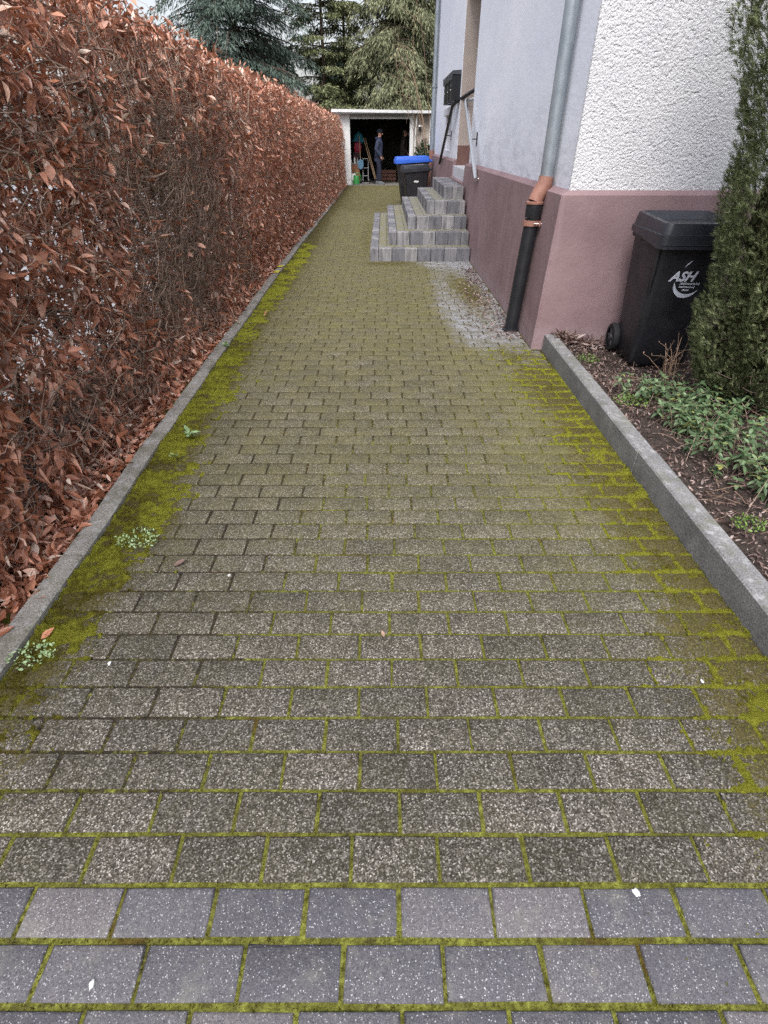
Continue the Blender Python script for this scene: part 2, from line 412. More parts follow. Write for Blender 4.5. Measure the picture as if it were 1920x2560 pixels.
def mat_zinc():
    m = Mat('zinc', 0.45, 0.5); m.b.inputs['Metallic'].default_value = 0.55
    m.col(m.ramp(m.noise(1.0, 5, 0.65, m.scale(m.pos, (9, 9, 5))), (0.3, (0.22, 0.255, 0.28)), (0.7, (0.36, 0.39, 0.41)))); m.put(m.b.inputs['Roughness'], m.ramp(m.noise(12, 4), (0.3, 0.38), (0.7, 0.6))); return m.m
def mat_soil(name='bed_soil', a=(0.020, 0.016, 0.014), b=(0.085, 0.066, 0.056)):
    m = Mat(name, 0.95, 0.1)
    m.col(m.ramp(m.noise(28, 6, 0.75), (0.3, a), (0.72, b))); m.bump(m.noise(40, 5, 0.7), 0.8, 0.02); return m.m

M = dict(
    rough=mat_roughcast(), side=mat_sidewall(), plinth=mat_plinth(), kerb=mat_concrete(), paver=mat_paver(), grey=mat_greypaver(),
    joint=mat_joint(), moss=mat_moss(), block=mat_block(), fill=mat_treadfill(), zinc=mat_zinc(), soil=mat_soil(),
    edge=mat_concrete('edging_concrete', (0.18, 0.165, 0.14), (0.36, 0.34, 0.305)),
    terra=simple('terracotta', (0.27, 0.135, 0.10), 0.6, 0.3, nz=0.18, nsc=20),
    blackpipe=mat_plastic('black_pipe', (0.014, 0.015, 0.018), 0.38, 0.08),
    binblack=mat_plastic('bin_black', (0.013, 0.013, 0.017), 0.45, 0.18),
    binlid=mat_plastic('bin_lid_black', (0.024, 0.026, 0.034), 0.33, 0.2),
    blue=mat_plastic('lid_blue', (0.03, 0.12, 0.56), 0.38, 0.05),
    rubber=simple('rubber', (0.02, 0.02, 0.021), 0.75, 0.3, nz=0.3), hub=simple('wheel_hub', (0.05, 0.05, 0.055), 0.5),
    print=simple('white_print', (0.66, 0.69, 0.78), 0.5),
    chrome=simple('brushed_steel', (0.80, 0.80, 0.78), 0.36, 0.5, 1.0, 0.06, 40),
    steeldark=simple('dark_steel', (0.05, 0.05, 0.055), 0.4, 0.5, 0.8),
    whitepaint=simple('white_paint', (0.62, 0.62, 0.61), 0.7, 0.3, nz=0.12, nsc=8),
    greypaint=simple('grey_paint', (0.30, 0.30, 0.30), 0.7, nz=0.2, nsc=8),
    reveal=simple('reveal_paint', (0.40, 0.34, 0.30), 0.85, 0.2, nz=0.07, nsc=6),
    revealbase=simple('reveal_base_paint', (0.17, 0.095, 0.08), 0.8, 0.2, nz=0.1, nsc=8),
    stone=simple('threshold_stone', (0.52, 0.52, 0.55), 0.7, 0.3, nz=0.12, nsc=14),
    doorwood=simple('door_wood', (0.11, 0.06, 0.035), 0.5, nz=0.2, nsc=6),
    glass=simple('window_glass', (0.02, 0.022, 0.025), 0.08, 0.6),
    tile=simple('roof_tile', (0.16, 0.06, 0.045), 0.8, nz=0.25, nsc=9),
    mail=simple('mailbox_black', (0.012, 0.013, 0.016), 0.35, 0.5, nz=0.2),
    mailtop=simple('mailbox_flap', (0.06, 0.065, 0.075), 0.35, 0.5),
    beech=mat_leaf('beech_leaf', ((0.0, (0.135, 0.052, 0.028)), (0.3, (0.359, 0.141, 0.077)), (0.62, (0.562, 0.251, 0.153)), (0.85, (0.745, 0.417, 0.286)), (1.0, (0.850, 0.692, 0.561))), 0.16, (0.42, 0.15, 0.07), 0.36, 0.55),
    litter=mat_leaf('leaf_litter', ((0.0, (0.051, 0.033, 0.028)), (0.5, (0.171, 0.110, 0.093)), (0.85, (0.317, 0.231, 0.201)), (1.0, (0.476, 0.390, 0.353))), 0.1),
    twig=mat_bark('beech_twig', (0.13, 0.085, 0.062), (0.42, 0.31, 0.24), (60, 60, 60)),
    stem=mat_bark('beech_stem', (0.035, 0.026, 0.02), (0.11, 0.085, 0.065)),
    drytwig=mat_bark('dry_twig', (0.18, 0.115, 0.08), (0.36, 0.25, 0.18), (60, 60, 60)),
    thuja=mat_leaf('thuja_scale', ((0.0, (0.043, 0.056, 0.025)), (0.45, (0.101, 0.125, 0.053)), (0.85, (0.190, 0.217, 0.105)), (1.0, (0.393, 0.393, 0.222))), 0.15, (0.06, 0.09, 0.015), 0.6, 0.25),
    thuja_shade=mat_soil('thuja_shade_hull', (0.012, 0.012, 0.006), (0.04, 0.036, 0.018)),  # dark tone paints the shaded depth of the thuja crown
    spruce=mat_leaf('spruce_needles', ((0.0, (0.043, 0.064, 0.052)), (0.6, (0.088, 0.122, 0.098)), (1.0, (0.162, 0.209, 0.166))), 0.1, (0.04, 0.08, 0.05), 0.7, 0.2),
    yew=mat_leaf('yew_needles', ((0.0, (0.074, 0.091, 0.042)), (0.6, (0.178, 0.197, 0.094)), (1.0, (0.323, 0.339, 0.182))), 0.15, (0.1, 0.12, 0.03), 0.7, 0.2),
    cypress=mat_leaf('cypress_scale', ((0.0, (0.094, 0.105, 0.057)), (0.6, (0.200, 0.215, 0.120)), (1.0, (0.370, 0.370, 0.220))), 0.15, (0.09, 0.12, 0.03), 0.7, 0.2),
    shadefir=mat_leaf('fir_needles_shade', ((0.0, (0.016, 0.026, 0.020)), (0.6, (0.036, 0.056, 0.040)), (1.0, (0.071, 0.097, 0.069))), 0.05, (0.02, 0.04, 0.02), 0.8, 0.15),  # near-black needles paint the dark shade behind the front trees
    bark=mat_bark('conifer_bark', (0.03, 0.022, 0.017), (0.085, 0.062, 0.048), (12, 12, 2)),
    ivy=mat_leaf('ivy_leaf', ((0.0, (0.012, 0.024, 0.010)), (0.6, (0.030, 0.055, 0.022)), (1.0, (0.075, 0.12, 0.055))), 0.1, (0.04, 0.08, 0.02), 0.3, 0.5),
    vinca=mat_leaf('periwinkle_leaf', ((0.0, (0.045, 0.080, 0.034)), (0.6, (0.115, 0.180, 0.082)), (0.93, (0.20, 0.28, 0.145)), (1.0, (0.30, 0.30, 0.08))), 0.15, (0.08, 0.16, 0.04), 0.38, 0.45),
    sprout=mat_leaf('fresh_sprout', ((0.0, (0.08, 0.15, 0.03)), (1.0, (0.21, 0.33, 0.075))), 0.25, (0.2, 0.35, 0.04), 0.5, 0.3),
    pale_sprout=mat_leaf('pale_sprout', ((0.0, (0.22, 0.34, 0.16)), (1.0, (0.45, 0.58, 0.32))), 0.2, (0.3, 0.42, 0.12), 0.5, 0.3),
    ground=mat_soil('ground_soil', (0.04, 0.038, 0.02), (0.11, 0.10, 0.05)),
    gravel=mat_concrete('yard_gravel', (0.20, 0.20, 0.21), (0.38, 0.38, 0.39), False),
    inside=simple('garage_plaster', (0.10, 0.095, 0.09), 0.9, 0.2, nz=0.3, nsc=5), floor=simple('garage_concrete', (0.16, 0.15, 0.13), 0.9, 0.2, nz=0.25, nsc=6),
    oldwall=simple('old_plaster', (0.36, 0.31, 0.26), 0.9, 0.2, nz=0.35, nsc=5),
    skin=simple('skin', (0.50, 0.27, 0.20), 0.55, 0.3), hair=simple('grey_hair', (0.16, 0.13, 0.12), 0.8),
    navy=simple('navy_cloth', (0.040, 0.048, 0.085), 0.8, 0.2, nz=0.25, nsc=12), trouser=simple('dark_trousers', (0.022, 0.024, 0.042), 0.85, 0.2, nz=0.25, nsc=10),
    brown=simple('brown_cloth', (0.055, 0.045, 0.042), 0.85, 0.2, nz=0.25, nsc=10), wool=simple('dark_wool', (0.020, 0.024, 0.032), 0.95, 0.1, nz=0.3, nsc=60),
    shoe=simple('grey_shoe', (0.09, 0.10, 0.10), 0.7), sole=simple('shoe_sole', (0.02, 0.02, 0.02), 0.8),
    canGreen=simple('green_plastic', (0.035, 0.22, 0.055), 0.4, 0.45), wood=simple('cabinet_wood', (0.22, 0.10, 0.05), 0.6, nz=0.2, nsc=8),
    teal=simple('teal_cloth', (0.03, 0.26, 0.34), 0.7), red=simple('red_plastic', (0.36, 0.025, 0.06), 0.5), sheet=simple('grey_sheet', (0.30, 0.28, 0.28), 0.85),
    bluegrey=simple('blue_grey_plastic', (0.09, 0.19, 0.28), 0.5), polewood=simple('pole_wood', (0.25, 0.17, 0.10), 0.7), whiteplastic=simple('white_plastic', (0.65, 0.65, 0.63), 0.5),
    dropping=simple('white_dropping', (0.58, 0.58, 0.56), 0.8), lichenyellow=simple('yellow_paint', (0.52, 0.46, 0.06), 0.8, nz=0.3, nsc=50),
)

# ------------------------------------------------------------------ shape of the place
ROW, PX = 0.106, 0.2055
Y0 = 0.492
_ly = [-3, 1.09, 1.85, 2.6, 3.7, 7.1, 9.7, 14, 23]; _lx = [-1.19, -1.195, -1.202, -1.236, -1.258, -1.312, -1.322, -1.33, -1.37]
def xl(y): return np.interp(y, _ly, _lx)
_gy = [-5, 7.5, 9, 11, 13, 14.5, 17, 21, 60]; _gz = [0, 0, 0, 0, 0, 0, 0, 0, 0]
def gz(y): return np.interp(y, _gy, _gz)
def xr(y): return np.where(np.asarray(y) < 4.24, 1.25, 1.188)

def masks(x, y):
    """moss, algae film, clean pale patch at points of the driveway"""
    x = np.asarray(x, float); y = np.asarray(y, float)
    dl = x - xl(y); dr = 1.25 - x
    wl_ = 0.21 + 0.12 * (n2(x * 0, y, 1.3, 3.1) - 0.5) - 0.04 * sstep(1.5, 0.8, y)
    mL = sstep(wl_ + 0.20, wl_ - 0.16, dl) * (0.85 + 0.15 * sstep(12, 6, y)) * (1 - 0.22 * sstep(1.5, 0.7, y))
    wr = 0.34 * sstep(6.0, 3.9, y) + 0.10 * (n2(x * 0 + 5, y, 1.6, 9.1) - 0.5)
    mR = sstep(wr + 0.20, wr - 0.22, dr) * sstep(4.6, 3.6, y) * 0.8
    e = np.exp(-(((x - 1.0) / 0.22) ** 2 + ((y - 4.05) / 0.34) ** 2)) * 0.70
    f = np.exp(-(((x - (0.93 - 0.07 * (y - 6.2))) / 0.17) ** 2 + ((y - 6.3) / 0.95) ** 2)) * 0.80
    st = np.exp(-(((y - 7.86) / 0.22) ** 2)) * sstep(0.75, 0.2, x) * sstep(-0.5, -0.15, x) * 0.75
    sl = np.exp(-(((x + 0.30) / 0.13) ** 2)) * sstep(7.9, 8.6, y) * sstep(12.8, 12, y) * 0.62
    far = sstep(11.5, 15, y) * 0.55
    moss = np.clip(np.maximum.reduce([mL, mR, e, f, st, sl, far]), 0, 1)
    film = 0.16 + 0.48 * sstep(0.8, 2.6, y) + 0.30 * sstep(2.6, 5.5, y) + 0.2 * sstep(8, 13, y) + 0.28 * sstep(0.35, 0.9, x) * sstep(0.9, 2, y)
    cx = np.interp(y, [3.4, 3.9, 4.5, 5.6, 6.6, 7.4, 7.9], [0.95, 0.78, 0.60, 0.50, 0.55, 0.60, 0.42])
    c1 = sstep(cx - 0.13, cx + 0.12, x) * sstep(3.4, 4.0, y) * sstep(8.1, 7.9, y)
    c2 = sstep(0.86, 1.08, x) * sstep(4.2, 4.7, y) * sstep(8.2, 7.8, y)
    c3 = sstep(0.45, 0.85, x) * sstep(7.0, 7.6, y) * sstep(8.1, 8.0, y)
    clean = np.clip(np.maximum.reduce([c1 * 0.66, c2 * 0.80, c3 * 0.75]) - f * 0.75 - e * 0.6, 0, 1)
    return moss, np.clip(film, 0, 1), clean
def jointmoss(x, y):
    m, f, c = masks(x, y)
    j = 0.62 * sstep(4.5, 1.2, y) * sstep(-0.7, -0.2, x) + 0.3 * sstep(0.2, 0.9, x) * sstep(5, 3.5, y) + 0.6 * sstep(0.9, 0.45, y) + 0.25 * sstep(2.0, 1.0, y)
    return np.clip(np.maximum(j, m) - c * 0.5, 0, 1)

def paver_mesh(rows, kj=0.95):
    V = []; A = []; cnt = 0
    for (ya, yb, segs) in rows:
        for xa, xb in segs:
            g = 0.0040 + random.random() * 0.0012; b = 0.0045
            x0, x1, y0, y1 = xa + g, xb - g, ya + g * kj, yb - g * kj
            if x1 - x0 < 0.02: continue
            dz = random.gauss(0, 0.0011); tx = random.gauss(0, 0.006); ty = random.gauss(0, 0.009)
            cxm, cym = (x0 + x1) / 2, (y0 + y1) / 2; q = random.gauss(0, 0.004)
            ring = []
            for ins, z in ((0, -0.03), (0, -b), (b * 0.45, -b * 0.35), (b * 1.3, 0.0)):
                for px, py in ((x0 + ins, y0 + ins), (x1 - ins, y0 + ins), (x1 - ins, y1 - ins), (x0 + ins, y1 - ins)):
                    jx, jy = random.gauss(0, 0.0008 * kj), random.gauss(0, 0.0008 * kj)
                    px2 = cxm + (px - cxm) - q * (py - cym) + jx; py2 = cym + (py - cym) + q * (px - cxm) + jy
                    ring.append((px2, py2, float(gz(cym)) + z + dz + tx * (px - cxm) + ty * (py - cym)))
            V += ring
            cnt += 1
    V = np.array(V); q = [[12, 13, 14, 15]]
    for r in range(3):
        for c in range(4):
            d = (c + 1) % 4; q.append([r * 4 + c, r * 4 + d, r * 4 + 4 + d, r * 4 + 4 + c])
    F = ((np.arange(cnt) * 16)[:, None, None] + np.array(q)[None]).reshape(-1, 4)
    m, f, c = masks(V[:, 0], V[:, 1])
    return V, F, np.stack([m, f, c, np.ones_like(m)], -1)

def row_segments(phase, a, b, drift=0.0):
    k = math.floor((a - phase) / PX); segs = []
    while phase + k * PX < b:
        s, e = max(a, phase + k * PX), min(b, phase + (k + 1) * PX); k += 1
        if e - s > 0.03: segs.append((s, e))
    return segs

ROWPH = []
rows = []
for k in range(0, 215):
    ya = Y0 + k * ROW; yb = ya + ROW; ym = (ya + yb) / 2
    if ym > 22.85: break
    ph = (-0.076 if k % 2 == 0 else 0.030) + 0.012 * math.sin(k * 0.7) + random.gauss(0, 0.004)
    ROWPH.append(ph); rows.append((ya, yb, row_segments(ph, float(xl(ym)), float(xr(ym)))))
V, F, A = paver_mesh(rows)
drive = tag(np_mesh('driveway', V, F, M['paver'], attr=A), 'mossy aggregate block paving running straight to the garage', 'driveway', kind='structure')
front = []
for k in range(1, 30):
    yb = Y0 - (k - 1) * 0.1035; ya = yb - 0.1035
    ph = (0.035 if k % 2 else -0.081) + random.gauss(0, 0.003)
    front.append((ya, yb, row_segments(ph, -2.8, 2.8)))
V, F, A = paver_mesh(front, 1.35)
tag(np_mesh('pavement', V, F, M['grey'], attr=A), 'smooth grey rectangular pavers in the foreground rows', 'pavement', kind='structure')
# joint bed under the pavers
gx = np.linspace(-1.42, 1.3, 56); gy = np.concatenate([np.linspace(-2.6, 5, 130), np.linspace(5.1, 22.93, 170)])
X, Y = np.meshgrid(gx, gy); Z = gz(Y) - 0.0042 - 0.002 * n2(X, Y, 40, 1)
jm = jointmoss(X, Y)
idx = np.arange(X.size).reshape(X.shape)
F = np.stack([idx[:-1, :-1], idx[:-1, 1:], idx[1:, 1:], idx[1:, :-1]], -1).reshape(-1, 4)
tag(np_mesh('paving_joints', np.stack([X, Y, Z], -1), F, M['joint'], attr=np.stack([jm, jm, jm, jm * 0 + 1], -1), smooth=True), 'mossy joint filling between the pavers', 'joints', kind='structure')

# moss cushions along the edges and in the joints: real relief
def moss_sheet():
    parts = []
    for (xa, xb, ya, yb, st) in ((-1.33, -0.75, 0.2, 4.0, 0.0085), (-1.36, -0.95, 4.0, 9.5, 0.016), (0.62, 1.25, 0.2, 4.3, 0.0085)):
        nx = int((xb - xa) / st); ny = int((yb - ya) / st)
        X, Y = np.meshgrid(np.linspace(xa, xb, nx), np.linspace(ya, yb, ny))
        X = X + rng.normal(0, st * 0.2, X.shape); Y = Y + rng.normal(0, st * 0.2, Y.shape)
        m, _, _ = masks(X, Y)
        big = n2(X, Y, 7, 2.0); mid = n2(X, Y, 26, 5.0); fine = n2(X, Y, 90, 8.0)
        k = (Y - Y0) / ROW; jy = np.abs(k - np.round(k)) * ROW
        ph = np.array(ROWPH)[np.clip(np.floor(k).astype(int), 0, len(ROWPH) - 1)]; jx = (X - ph) / PX; jx = np.abs(jx - np.round(jx)) * PX
        mid0 = n2(X, Y, 19, 31.0); jd = np.minimum(jy, jx); inj = np.exp(-(jd / 0.013) ** 2)
        if xa > 0: m = m * 0.60 + np.exp(-(jd / 0.011) ** 2) * 0.60 * sstep(0.06, 0.4, m) * (0.3 + 1.4 * mid0) + 0.30 * sstep(0.24 + 0.12 * (n2(Y, Y * 0 + 3, 3.1, 8) - 0.5), 0.05, 1.25 - X)
        else: m = m * 0.93 + inj * 0.18
        h = m + (big - 0.5) * 0.8 + (mid - 0.5) * 0.95 + (fine - 0.5) * 0.75
        Z = gz(Y) - 0.004 + np.clip(h - 0.62, -0.05, 1) * (0.024 if xa < 0 else 0.014) + (fine - 0.5) * 0.010 * (h > 0.5) + rng.normal(0, 0.0016, X.shape)
        idx = np.arange(X.size).reshape(X.shape)
        F = np.stack([idx[:-1, :-1], idx[:-1, 1:], idx[1:, 1:], idx[1:, :-1]], -1).reshape(-1, 4)
        hm = h.ravel(); xin = (X.ravel() > xl(Y.ravel()) - 0.004) & (X.ravel() < 1.252)
        keep = (hm[F].mean(1) > 0.64) & xin[F].all(1)
        F = F[keep]; u, inv = np.unique(F, return_inverse=True)
        parts.append((np.stack([X, Y, Z], -1).reshape(-1, 3)[u], inv.reshape(F.shape), np.clip(((0.50 if xa < 0 else 0.34 + 0.55 * inj) + 0.5 * (big - 0.5) * 2 + (h - 0.7) * 0.35 + (0.16 * sstep(1.6, 3.0, Y) - 0.12 * sstep(1.7, 1.0, Y) if xa < 0 else 0.02)).ravel()[u], 0, 1)))
    V, F = join(*[(a, b) for a, b, _ in parts]); a = np.concatenate([c for _, _, c in parts])
    # tufts standing on the cushions and in the open joints
    n = 60000
    x = np.concatenate([rng.uniform(-1.3, -0.75, n // 2), rng.uniform(0.2, 1.25, n // 2)]); y = 0.3 + 4.2 * rng.random(n) ** 1.3
    m, _, _ = masks(x, y); big = n2(x, y, 7, 2.0); mid = n2(x, y, 26, 5.0)
    ok = (m + (big - 0.5) * 0.85 + (mid - 0.5) * 0.75 + rng.normal(0, 0.1, n) > 0.6) & (x > xl(y)) & (x < 1.25)
    tx, ty = x[ok], y[ok]; hz = np.clip((m + (big - 0.5) * 0.85 + (mid - 0.5) * 0.75)[ok] - 0.62, 0, 1) * 0.030
    jx = []; jy = []
    for (ya, yb, segs) in rows[:44] + front[:3]:
        for xa, xb in segs:
            for _ in range(int((44 if ya < 1.6 else 22) * (2.2 if xa > 0.25 else 1))):
                if random.random() < 0.62: jx.append(random.uniform(xa, xb)); jy.append(ya + random.gauss(0, 0.0026 + 0.0035 * (xa > 0.45)))
                else: jx.append(xa + random.gauss(0, 0.0024 + 0.0035 * (xa > 0.45))); jy.append(random.uniform(ya, yb))
    jx = np.array(jx); jy = np.array(jy); p = jointmoss(jx, jy) * 1.25 + (n2(jx, jy, 6, 4) - 0.5) * 1.4
    ok = (p > rng.uniform(0.2, 0.85, len(jx))) & (jx > xl(jy)) & (jx < 1.25)
    P = np.concatenate([np.stack([tx, ty, gz(ty) + hz], -1), np.stack([jx[ok], jy[ok], gz(jy[ok]) - 0.006], -1)])
    N = len(P); Aax = np.stack([rng.normal(0, 0.7, N), rng.normal(0, 0.7, N), np.ones(N)], -1); Nn = rng.normal(size=(N, 3))
    tv, tf = leaf_mesh(P, Aax, Nn, rng.uniform(0.004, 0.010, N), rng.uniform(0.0012, 0.0026, N), 0.3, 0.2, 2)
    ta = np.repeat(np.clip(0.2 + (n2(P[:, 0], P[:, 1], 7, 2.0)) * 0.6 + 0.35 * (P[:, 0] > 0.2), 0, 1), 6)
    V, F = join((V, F), (tv, tf)); a = np.concatenate([a, ta])
    return V, F, np.stack([a, a, a, a * 0 + 1], -1)
V, F, A = moss_sheet()
tag(np_mesh('moss', V, F, M['moss'], attr=A, smooth=True), 'yellow green moss cushions along both paving edges', 'moss', kind='stuff')

# ground beyond the paving
tag(MB().add([(-300, -60, -0.09), (300, -60, -0.09), (300, 400, -0.09), (-300, 400, -0.09)], [(0, 1, 2, 3)]).build('ground', M['ground']), 'bare earth around the drive and gardens', 'ground', kind='structure')
tag(MB().add([(-40, -12, -0.05), (-2.15, -12, -0.05), (-2.15, 24, -0.05), (-40, 24, -0.05)], [(0, 1, 2, 3)]).build('neighbour_yard', M['gravel']), 'pale gravel yard glimpsed through the hedge', 'yard', kind='structure')
# soil strip under the hedge and planting bed on the right
def soil_patch(name, x0, x1, y0, y1, z, st, label, cat):
    nx = int((x1 - x0) / st); ny = int((y1 - y0) / st)
    X, Y = np.meshgrid(np.linspace(x0, x1, nx), np.linspace(y0, y1, ny))
    Z = z(X, Y) + 0.03 * (n2(X, Y, 4, 1.1) - 0.5) + 0.02 * (n2(X, Y, 16, 2.2) - 0.5)
    idx = np.arange(X.size).reshape(X.shape); F = np.stack([idx[:-1, :-1], idx[:-1, 1:], idx[1:, 1:], idx[1:, :-1]], -1).reshape(-1, 4)
    return tag(np_mesh(name, np.stack([X, Y, Z], -1), F, M['soil'], smooth=True), label, cat, kind='structure')
soil_patch('hedge_soil', -2.2, -1.30, -2.5, 22.9, lambda X, Y: gz(Y) - 0.03, 0.07, 'dark soil strip under the beech hedge', 'soil')
def bedz(X, Y): return 0.085 - 0.045 * sstep(2.9, 3.6, Y) * sstep(1.40, 1.62, X) + 0.03 * sstep(1.5, 2.4, X) * sstep(3.4, 2.6, Y)
soil_patch('planting_bed', 1.345, 6.0, -2.5, 4.30, bedz, 0.05, 'dark soil bed between the kerb and the house', 'planting bed')

# kerbs
def kerb_strip(name, ys, xin, xout, zt, zb, joints, label, cat, mat):
    mb = MB(); joints = [ys[0]] + joints + [ys[1]]
    for a, b in zip(joints[:-1], joints[1:]):
        n = max(2, int((b - a) / 0.25)); rings = []
        wob = random.gauss(0, 0.003); hz = random.gauss(0, 0.003)
        for i in range(n + 1):
            y = a + 0.002 + (b - a - 0.004) * i / n; g = float(gz(y)); xi, xo = xin(y) + wob, xout(y) + wob; t = zt + hz + g; e = 0.008
            s = 1 if xo > xi else -1
            rings.append([(xi, y, zb), (xi, y, t - e), (xi + s * e, y, t), (xo - s * e, y, t), (xo, y, t - e), (xo, y, zb)])
        mb.loft(rings)
    return tag(mb.build(name, mat), label, cat, kind='structure')
kerb_strip('edging', (-2.5, 22.9), lambda y: float(xl(y)), lambda y: float(xl(y)) - 0.088, 0.028, -0.12, [-1.4, -0.4, 0.6, 1.62, 2.64, 3.66, 4.68, 5.7, 6.72, 7.74, 8.76, 9.8, 10.8, 11.8, 12.8, 13.8, 14.8, 15.8, 16.8, 17.8, 18.8, 19.8, 20.8, 21.8], 'low flush concrete edging beside the hedge', 'edging', M['edge'])
kerb_strip('kerb', (-2.5, 4.22), lambda y: float(np.interp(y, [-2.5, 1.1, 4.2], [1.236, 1.243, 1.272])), lambda y: float(np.interp(y, [-2.5, 1.1, 4.2], [1.328, 1.335, 1.366])), 0.128, -0.12, [-1.7, 0.3, 2.3], 'raised grey concrete kerb with pale lichen along the bed', 'kerb', M['kerb'])
mk = MB()
for a, b in ((7.05, 7.2), (7.42, 7.54)):
    x0 = float(xl(a)); mk.add([(x0 - 0.086, a, 0.033), (x0 - 0.002, a + 0.02, 0.033), (x0 - 0.002, b + 0.02, 0.033), (x0 - 0.086, b, 0.033)], [(0, 1, 2, 3)])
tag(mk.build('kerb_marking', M['lichenyellow']), 'two faded yellow marks on the left edging', 'kerb marking', kind='structure')

# ------------------------------------------------------------------ house
PLT, LED, WX, WY, HY1, HX1, HT = 1.062, 1.098, 1.31, 4.37, 16.9, 10.5, 5.7
D0, D1, DZ1 = 9.75, 11.45, 3.3          # door opening
house = empty('house', (0, 0, 0), 0, 'white rendered house with mauve plinth and a side door', 'house')
mb = MB()
# side wall in pieces round the door and window openings (material 0 side render, 1 roughcast)
WN0, WN1, WNZ0, WNZ1 = 12.75, 13.75, 1.2, 1.78
T = 0.32
def wbox(y0, y1, z0, z1): mb.box((WX, y0, z0), (WX + T, y1, z1))
wbox(WY, D0, LED - 0.04, HT); wbox(D0, D1, DZ1, HT); wbox(D1, WN0, LED - 0.04, HT); wbox(WN0, WN1, WNZ1, HT); wbox(WN0, WN1, LED - 0.04, WNZ0); wbox(WN1, HY1, LED - 0.04, HT)
mb.box((WX + T, HY1 - T, LED - 0.04), (HX1, HY1, HT)); mb.box((HX1 - T, WY + T, LED - 0.04), (HX1, HY1 - T, HT))
mb.build('side_wall', M['side'], house)
mb = MB(); mb.box((WX - 0.004, WY - 0.03, LED - 0.03), (HX1, WY, HT)); tag(mb.build('front_wall', M['rough'], house), 'bright roughcast front wall')
# plinth: battered face, sloped ledge
def plinth_piece(y0, y1, m=0, open0=False):
    prof = [(1.186, -0.15), (1.250, PLT), (WX + 0.01, LED), (WX + T, LED), (WX + T, -0.15)]
    n = 8; rings = []
    mbp.loft([[(x, y0 + (y1 - y0) * i / n, z) for x, z in prof] for i in range(n + 1)])
mbp = MB()
plinth_piece(WY, D0); plinth_piece(D1, HY1)
mbp.box((WX - 0.10, D0, -0.1), (WX + T, D1, 0.83))
# front plinth with its corner
c = [(1.181, 4.235, -0.15), (1.249, 4.305, PLT), (WX, WY, LED)]
mbp.add([(1.186, WY, -0.15), (1.250, WY, PLT), (WX + 0.01, WY, LED),
         (1.181, 4.25, -0.15), (1.196, 4.236, -0.15), (1.247, 4.315, PLT), (1.262, 4.302, PLT), (WX + 0.005, WY - 0.02, LED),
         (HX1, 4.236, -0.15), (HX1, 4.302, PLT), (HX1, WY - 0.02, LED)],
        [(0, 1, 5, 3), (1, 2, 7, 5), (3, 5, 6, 4), (5, 7, 6), (4, 6, 9, 8), (6, 7, 10, 9)])
mbp.box((WX + T, HY1 - T, -0.1), (HX1, HY1, LED - 0.045))
mbp.build('plinth', M['plinth'], house)
# door recess
mb = MB()
mb.box((WX + T, D0 - 0.2, 0.9), (WX + 0.62, D0, DZ1)); mb.box((WX + T, D1, 1.005), (WX + 0.62, D1 + 0.2, DZ1)); mb.box((WX + T, D0 - 0.2, DZ1), (WX + 0.62, D1 + 0.2, DZ1 + 0.1))
mb.box((WX + 0.004, D1 - 0.004, 1.30), (WX + T, D1, DZ1)); mb.build('door_reveal', M['reveal'], house)
MB().box((WX + 0.002, D1 - 0.007, 1.005), (WX + 0.6, D1 - 0.0042, 1.30)).build('reveal_base', M['revealbase'], house)
MB().box((WX - 0.055, D0 + 0.002, 0.83), (WX + 0.62, D1 - 0.002, 1.004), 0.006).build('threshold', M['stone'], house)
d = MB(); d.box((WX + 0.56, D0 + 0.09, 1.006), (WX + 0.61, D1 - 0.09, 3.1), 0.004); dr = d.build('door', M['doorwood'], house)
MB().box((WX + 0.545, D0 + 0.25, 1.9), (WX + 0.559, D1 - 0.4, 2.9), 0.004).build('pane', M['glass'], dr)
MB().tube([(WX + 0.5, D0 + 0.18, 2.0), (WX + 0.5, D0 + 0.30, 2.0)], 0.011).build('handle', M['chrome'], dr)
# small basement window beyond the door
w = MB(); w.box((WX + 0.13, WN0 + 0.05, WNZ0 + 0.02), (WX + 0.15, WN1 - 0.05, WNZ1 - 0.05)); win = w.build('window', M['glass'], house)
f = MB()
for lo, hi in (((WX + 0.10, WN0, WNZ0), (WX + 0.17, WN0 + 0.06, WNZ1)), ((WX + 0.10, WN1 - 0.06, WNZ0), (WX + 0.17, WN1, WNZ1)), ((WX + 0.10, WN0 + 0.06, WNZ0), (WX + 0.17, WN1 - 0.06, WNZ0 + 0.05)), ((WX + 0.10, WN0 + 0.06, WNZ1 - 0.05), (WX + 0.17, WN1 - 0.06, WNZ1)), ((WX + 0.10, (WN0 + WN1) / 2 - 0.03, WNZ0 + 0.05), (WX + 0.17, (WN0 + WN1) / 2 + 0.03, WNZ1 - 0.05))): f.box(lo, hi)
f.build('frame', M['revealbase'], win)
MB().box((WX - 0.05, WN0 - 0.12, WNZ1), (WX - 0.002, WN1 + 0.12, WNZ1 + 0.12), 0.006).build('lintel', M['stone'], win)
# roof (above the picture)
rf = MB(); o_ = 0.45
rf.add([(WX - o_, WY - o_, HT), (HX1 + o_, WY - o_, HT), (HX1 + o_, HY1 + o_, HT), (WX - o_, HY1 + o_, HT), ((WX + HX1) / 2, WY + 3.5, HT + 3.2), ((WX + HX1) / 2, HY1 - 3.5, HT + 3.2)],
       [(0, 1, 4), (1, 2, 5, 4), (2, 3, 5), (3, 0, 4, 5), (3, 2, 1, 0)]); rf.build('roof', M['tile'], house)

